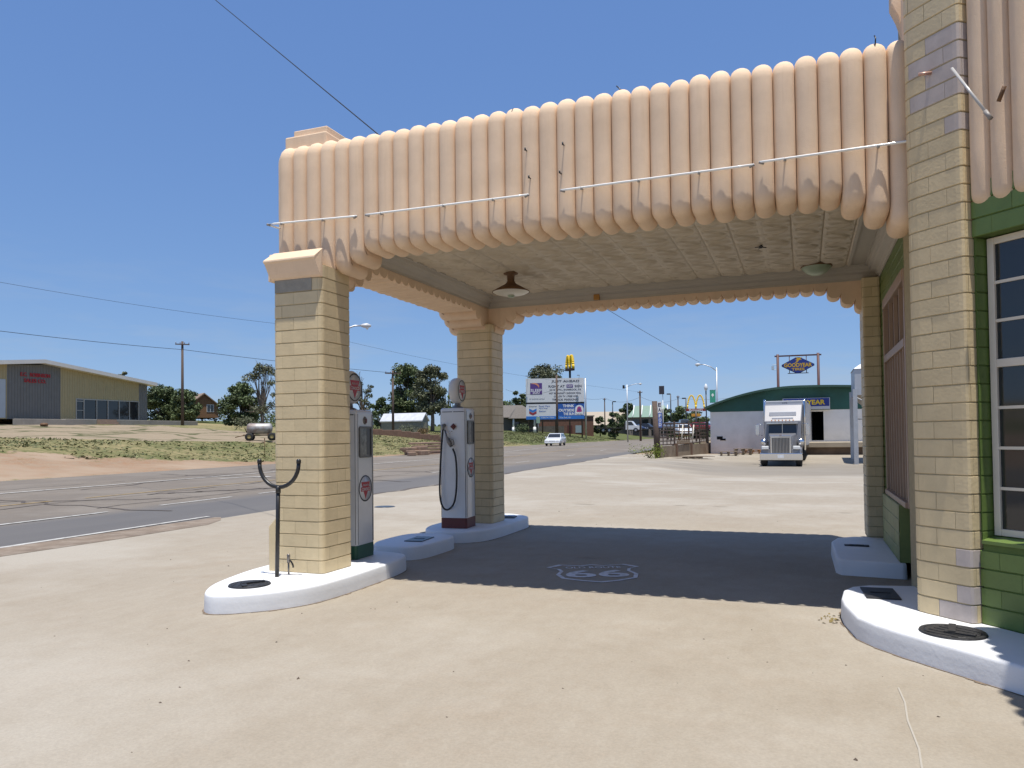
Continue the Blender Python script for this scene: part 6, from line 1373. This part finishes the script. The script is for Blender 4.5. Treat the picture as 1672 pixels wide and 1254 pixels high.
mb = MB(); mb.add([(-.80, 1.40, 1.98), (.80, 1.40, 1.98), (.78, 1.49, 2.52), (-.78, 1.49, 2.52)], [(0, 1, 2, 3)]); mb.build('windscreen', M_glass, t)
mb = MB(); mb.bb(-.015, .015, 1.38, 1.5, 1.98, 2.52); mb.bb(-.9, .9, 1.25, 1.55, 2.54, 2.62); mb.build('sun_visor', M_chrome, t)
mb = MB()
for k in range(7): x = -.62+k*.207; mb.lathe([(0, 0), (.035, 0), (.03, .07), (0, .08)], (x, 1.5, 2.72), 8)
mb.build('marker_lamp', mat('amber_lens', (.5, .18, .03), .3), t)
mb = MB(); mb.add([(-.62, -.25, .85), (.62, -.25, .85), (.95, 1.4, .85), (-.95, 1.4, .85), (-.60, -.25, 1.80), (.60, -.25, 1.80), (.80, 1.4, 1.97), (-.80, 1.4, 1.97)], [(0, 1, 5, 4), (4, 5, 6, 7), (1, 2, 6, 5), (0, 4, 7, 3), (0, 3, 2, 1)]); mb.build('hood', M_sil, t, .06)
mb = MB(); mb.bb(-.58, .58, -.34, -.24, .72, 1.83); gr = mb.build('grille', M_chrome, t, .02)
mb = MB(); mb.bb(-.5, -.01, -.355, -.345, .78, 1.70); mb.bb(.01, .5, -.355, -.345, .78, 1.70); mb.build('grille_core', mat('grille_dark', (.10, .10, .10), .5, metal=.5), gr)
mb = MB()
for k in range(13): x = -.48+k*.08; mb.bb(x-.008, x+.008, -.37, -.356, .78, 1.70)
mb.build('grille_bar', M_chrome, gr)
mb = MB(); mb.lathe([(0, 0), (.09, 0), (.07, .02), (0, .03)], (0, 0, 0), 16, 'Z', Matrix.Translation((0, -.3, 1.86)) @ Matrix.Scale(.55, 4, (0, 0, 1))); mb.build('hood_badge', M_dkred, gr)
mb = MB(); mb.prism([(-1.18, -.42), (1.18, -.42), (1.2, -.1), (-1.2, -.1)], .38, .80); mb.build('bumper', M_chrome, t, .04)
mb = MB(); mb.bb(-.17, .17, -.44, -.42, .52, .70); mb.build('number_plate', M_wpaint, t)
for s in (-1, 1):
    mb = MB(); v = [(s*x, y, z) for x, y, z in ((.6, -.3, .75), (1.12, -.25, .75), (1.18, .3, .75), (.75, .5, .75), (.6, -.3, 1.02), (1.08, -.2, 1.0), (1.16, .4, 1.10), (.78, .6, 1.15), (1.15, 1.2, .75), (1.1, 1.2, 1.0), (.85, 1.2, 1.1))]
    mb.add(v, [(0, 1, 5, 4), (1, 2, 6, 5), (4, 5, 6, 7), (0, 4, 7, 3), (2, 8, 9, 6), (6, 9, 10, 7)]); mb.build('fender', M_sil, t, .03)
    mb = MB(); mb.bb(*sorted((s*.68, s*1.08)), -.33, -.15, 1.02, 1.22); mb.build('headlight', M_lamp, t, .04)
    mb = MB(); mb.tube([(s*1.15, 1.35, 1.85), (s*1.45, 1.3, 1.85), (s*1.45, 1.3, 2.55), (s*1.15, 1.35, 2.55)], .02, 6); mb.bb(s*1.45-.1, s*1.45+.1, 1.26, 1.34, 1.9, 2.5); mb.build('mirror', M_chrome, t)
    mb = MB(); mb.tube([(s*1.18, 3.4, .9), (s*1.18, 3.4, 3.95), (s*1.2, 3.55, 4.1)], .075, 10); mb.build('exhaust_stack', M_chrome, t)
    mb = MB(); mb.cyl((s*1.05, 1.35, 1.45), (s*1.05, .95, 1.45), .2, 14); mb.build('air_cleaner', M_chrome, t)
    mb = MB(); mb.add([(s*1.09, 1.7, 1.95), (s*1.09, 2.4, 1.95), (s*1.10, 2.4, 2.55), (s*1.095, 1.75, 2.55)], [(0, 1, 2, 3)]); mb.build('side_window', M_glass, t)
    for y in (.25, 4.6, 5.9, 15.0, 16.3): wheel(t, s*.98, y, .5, .34)
text('379', .1, M_ink, 'lettering', tl, up(0, 3.895, 3.9), th=.002, width=.3, height=.08)
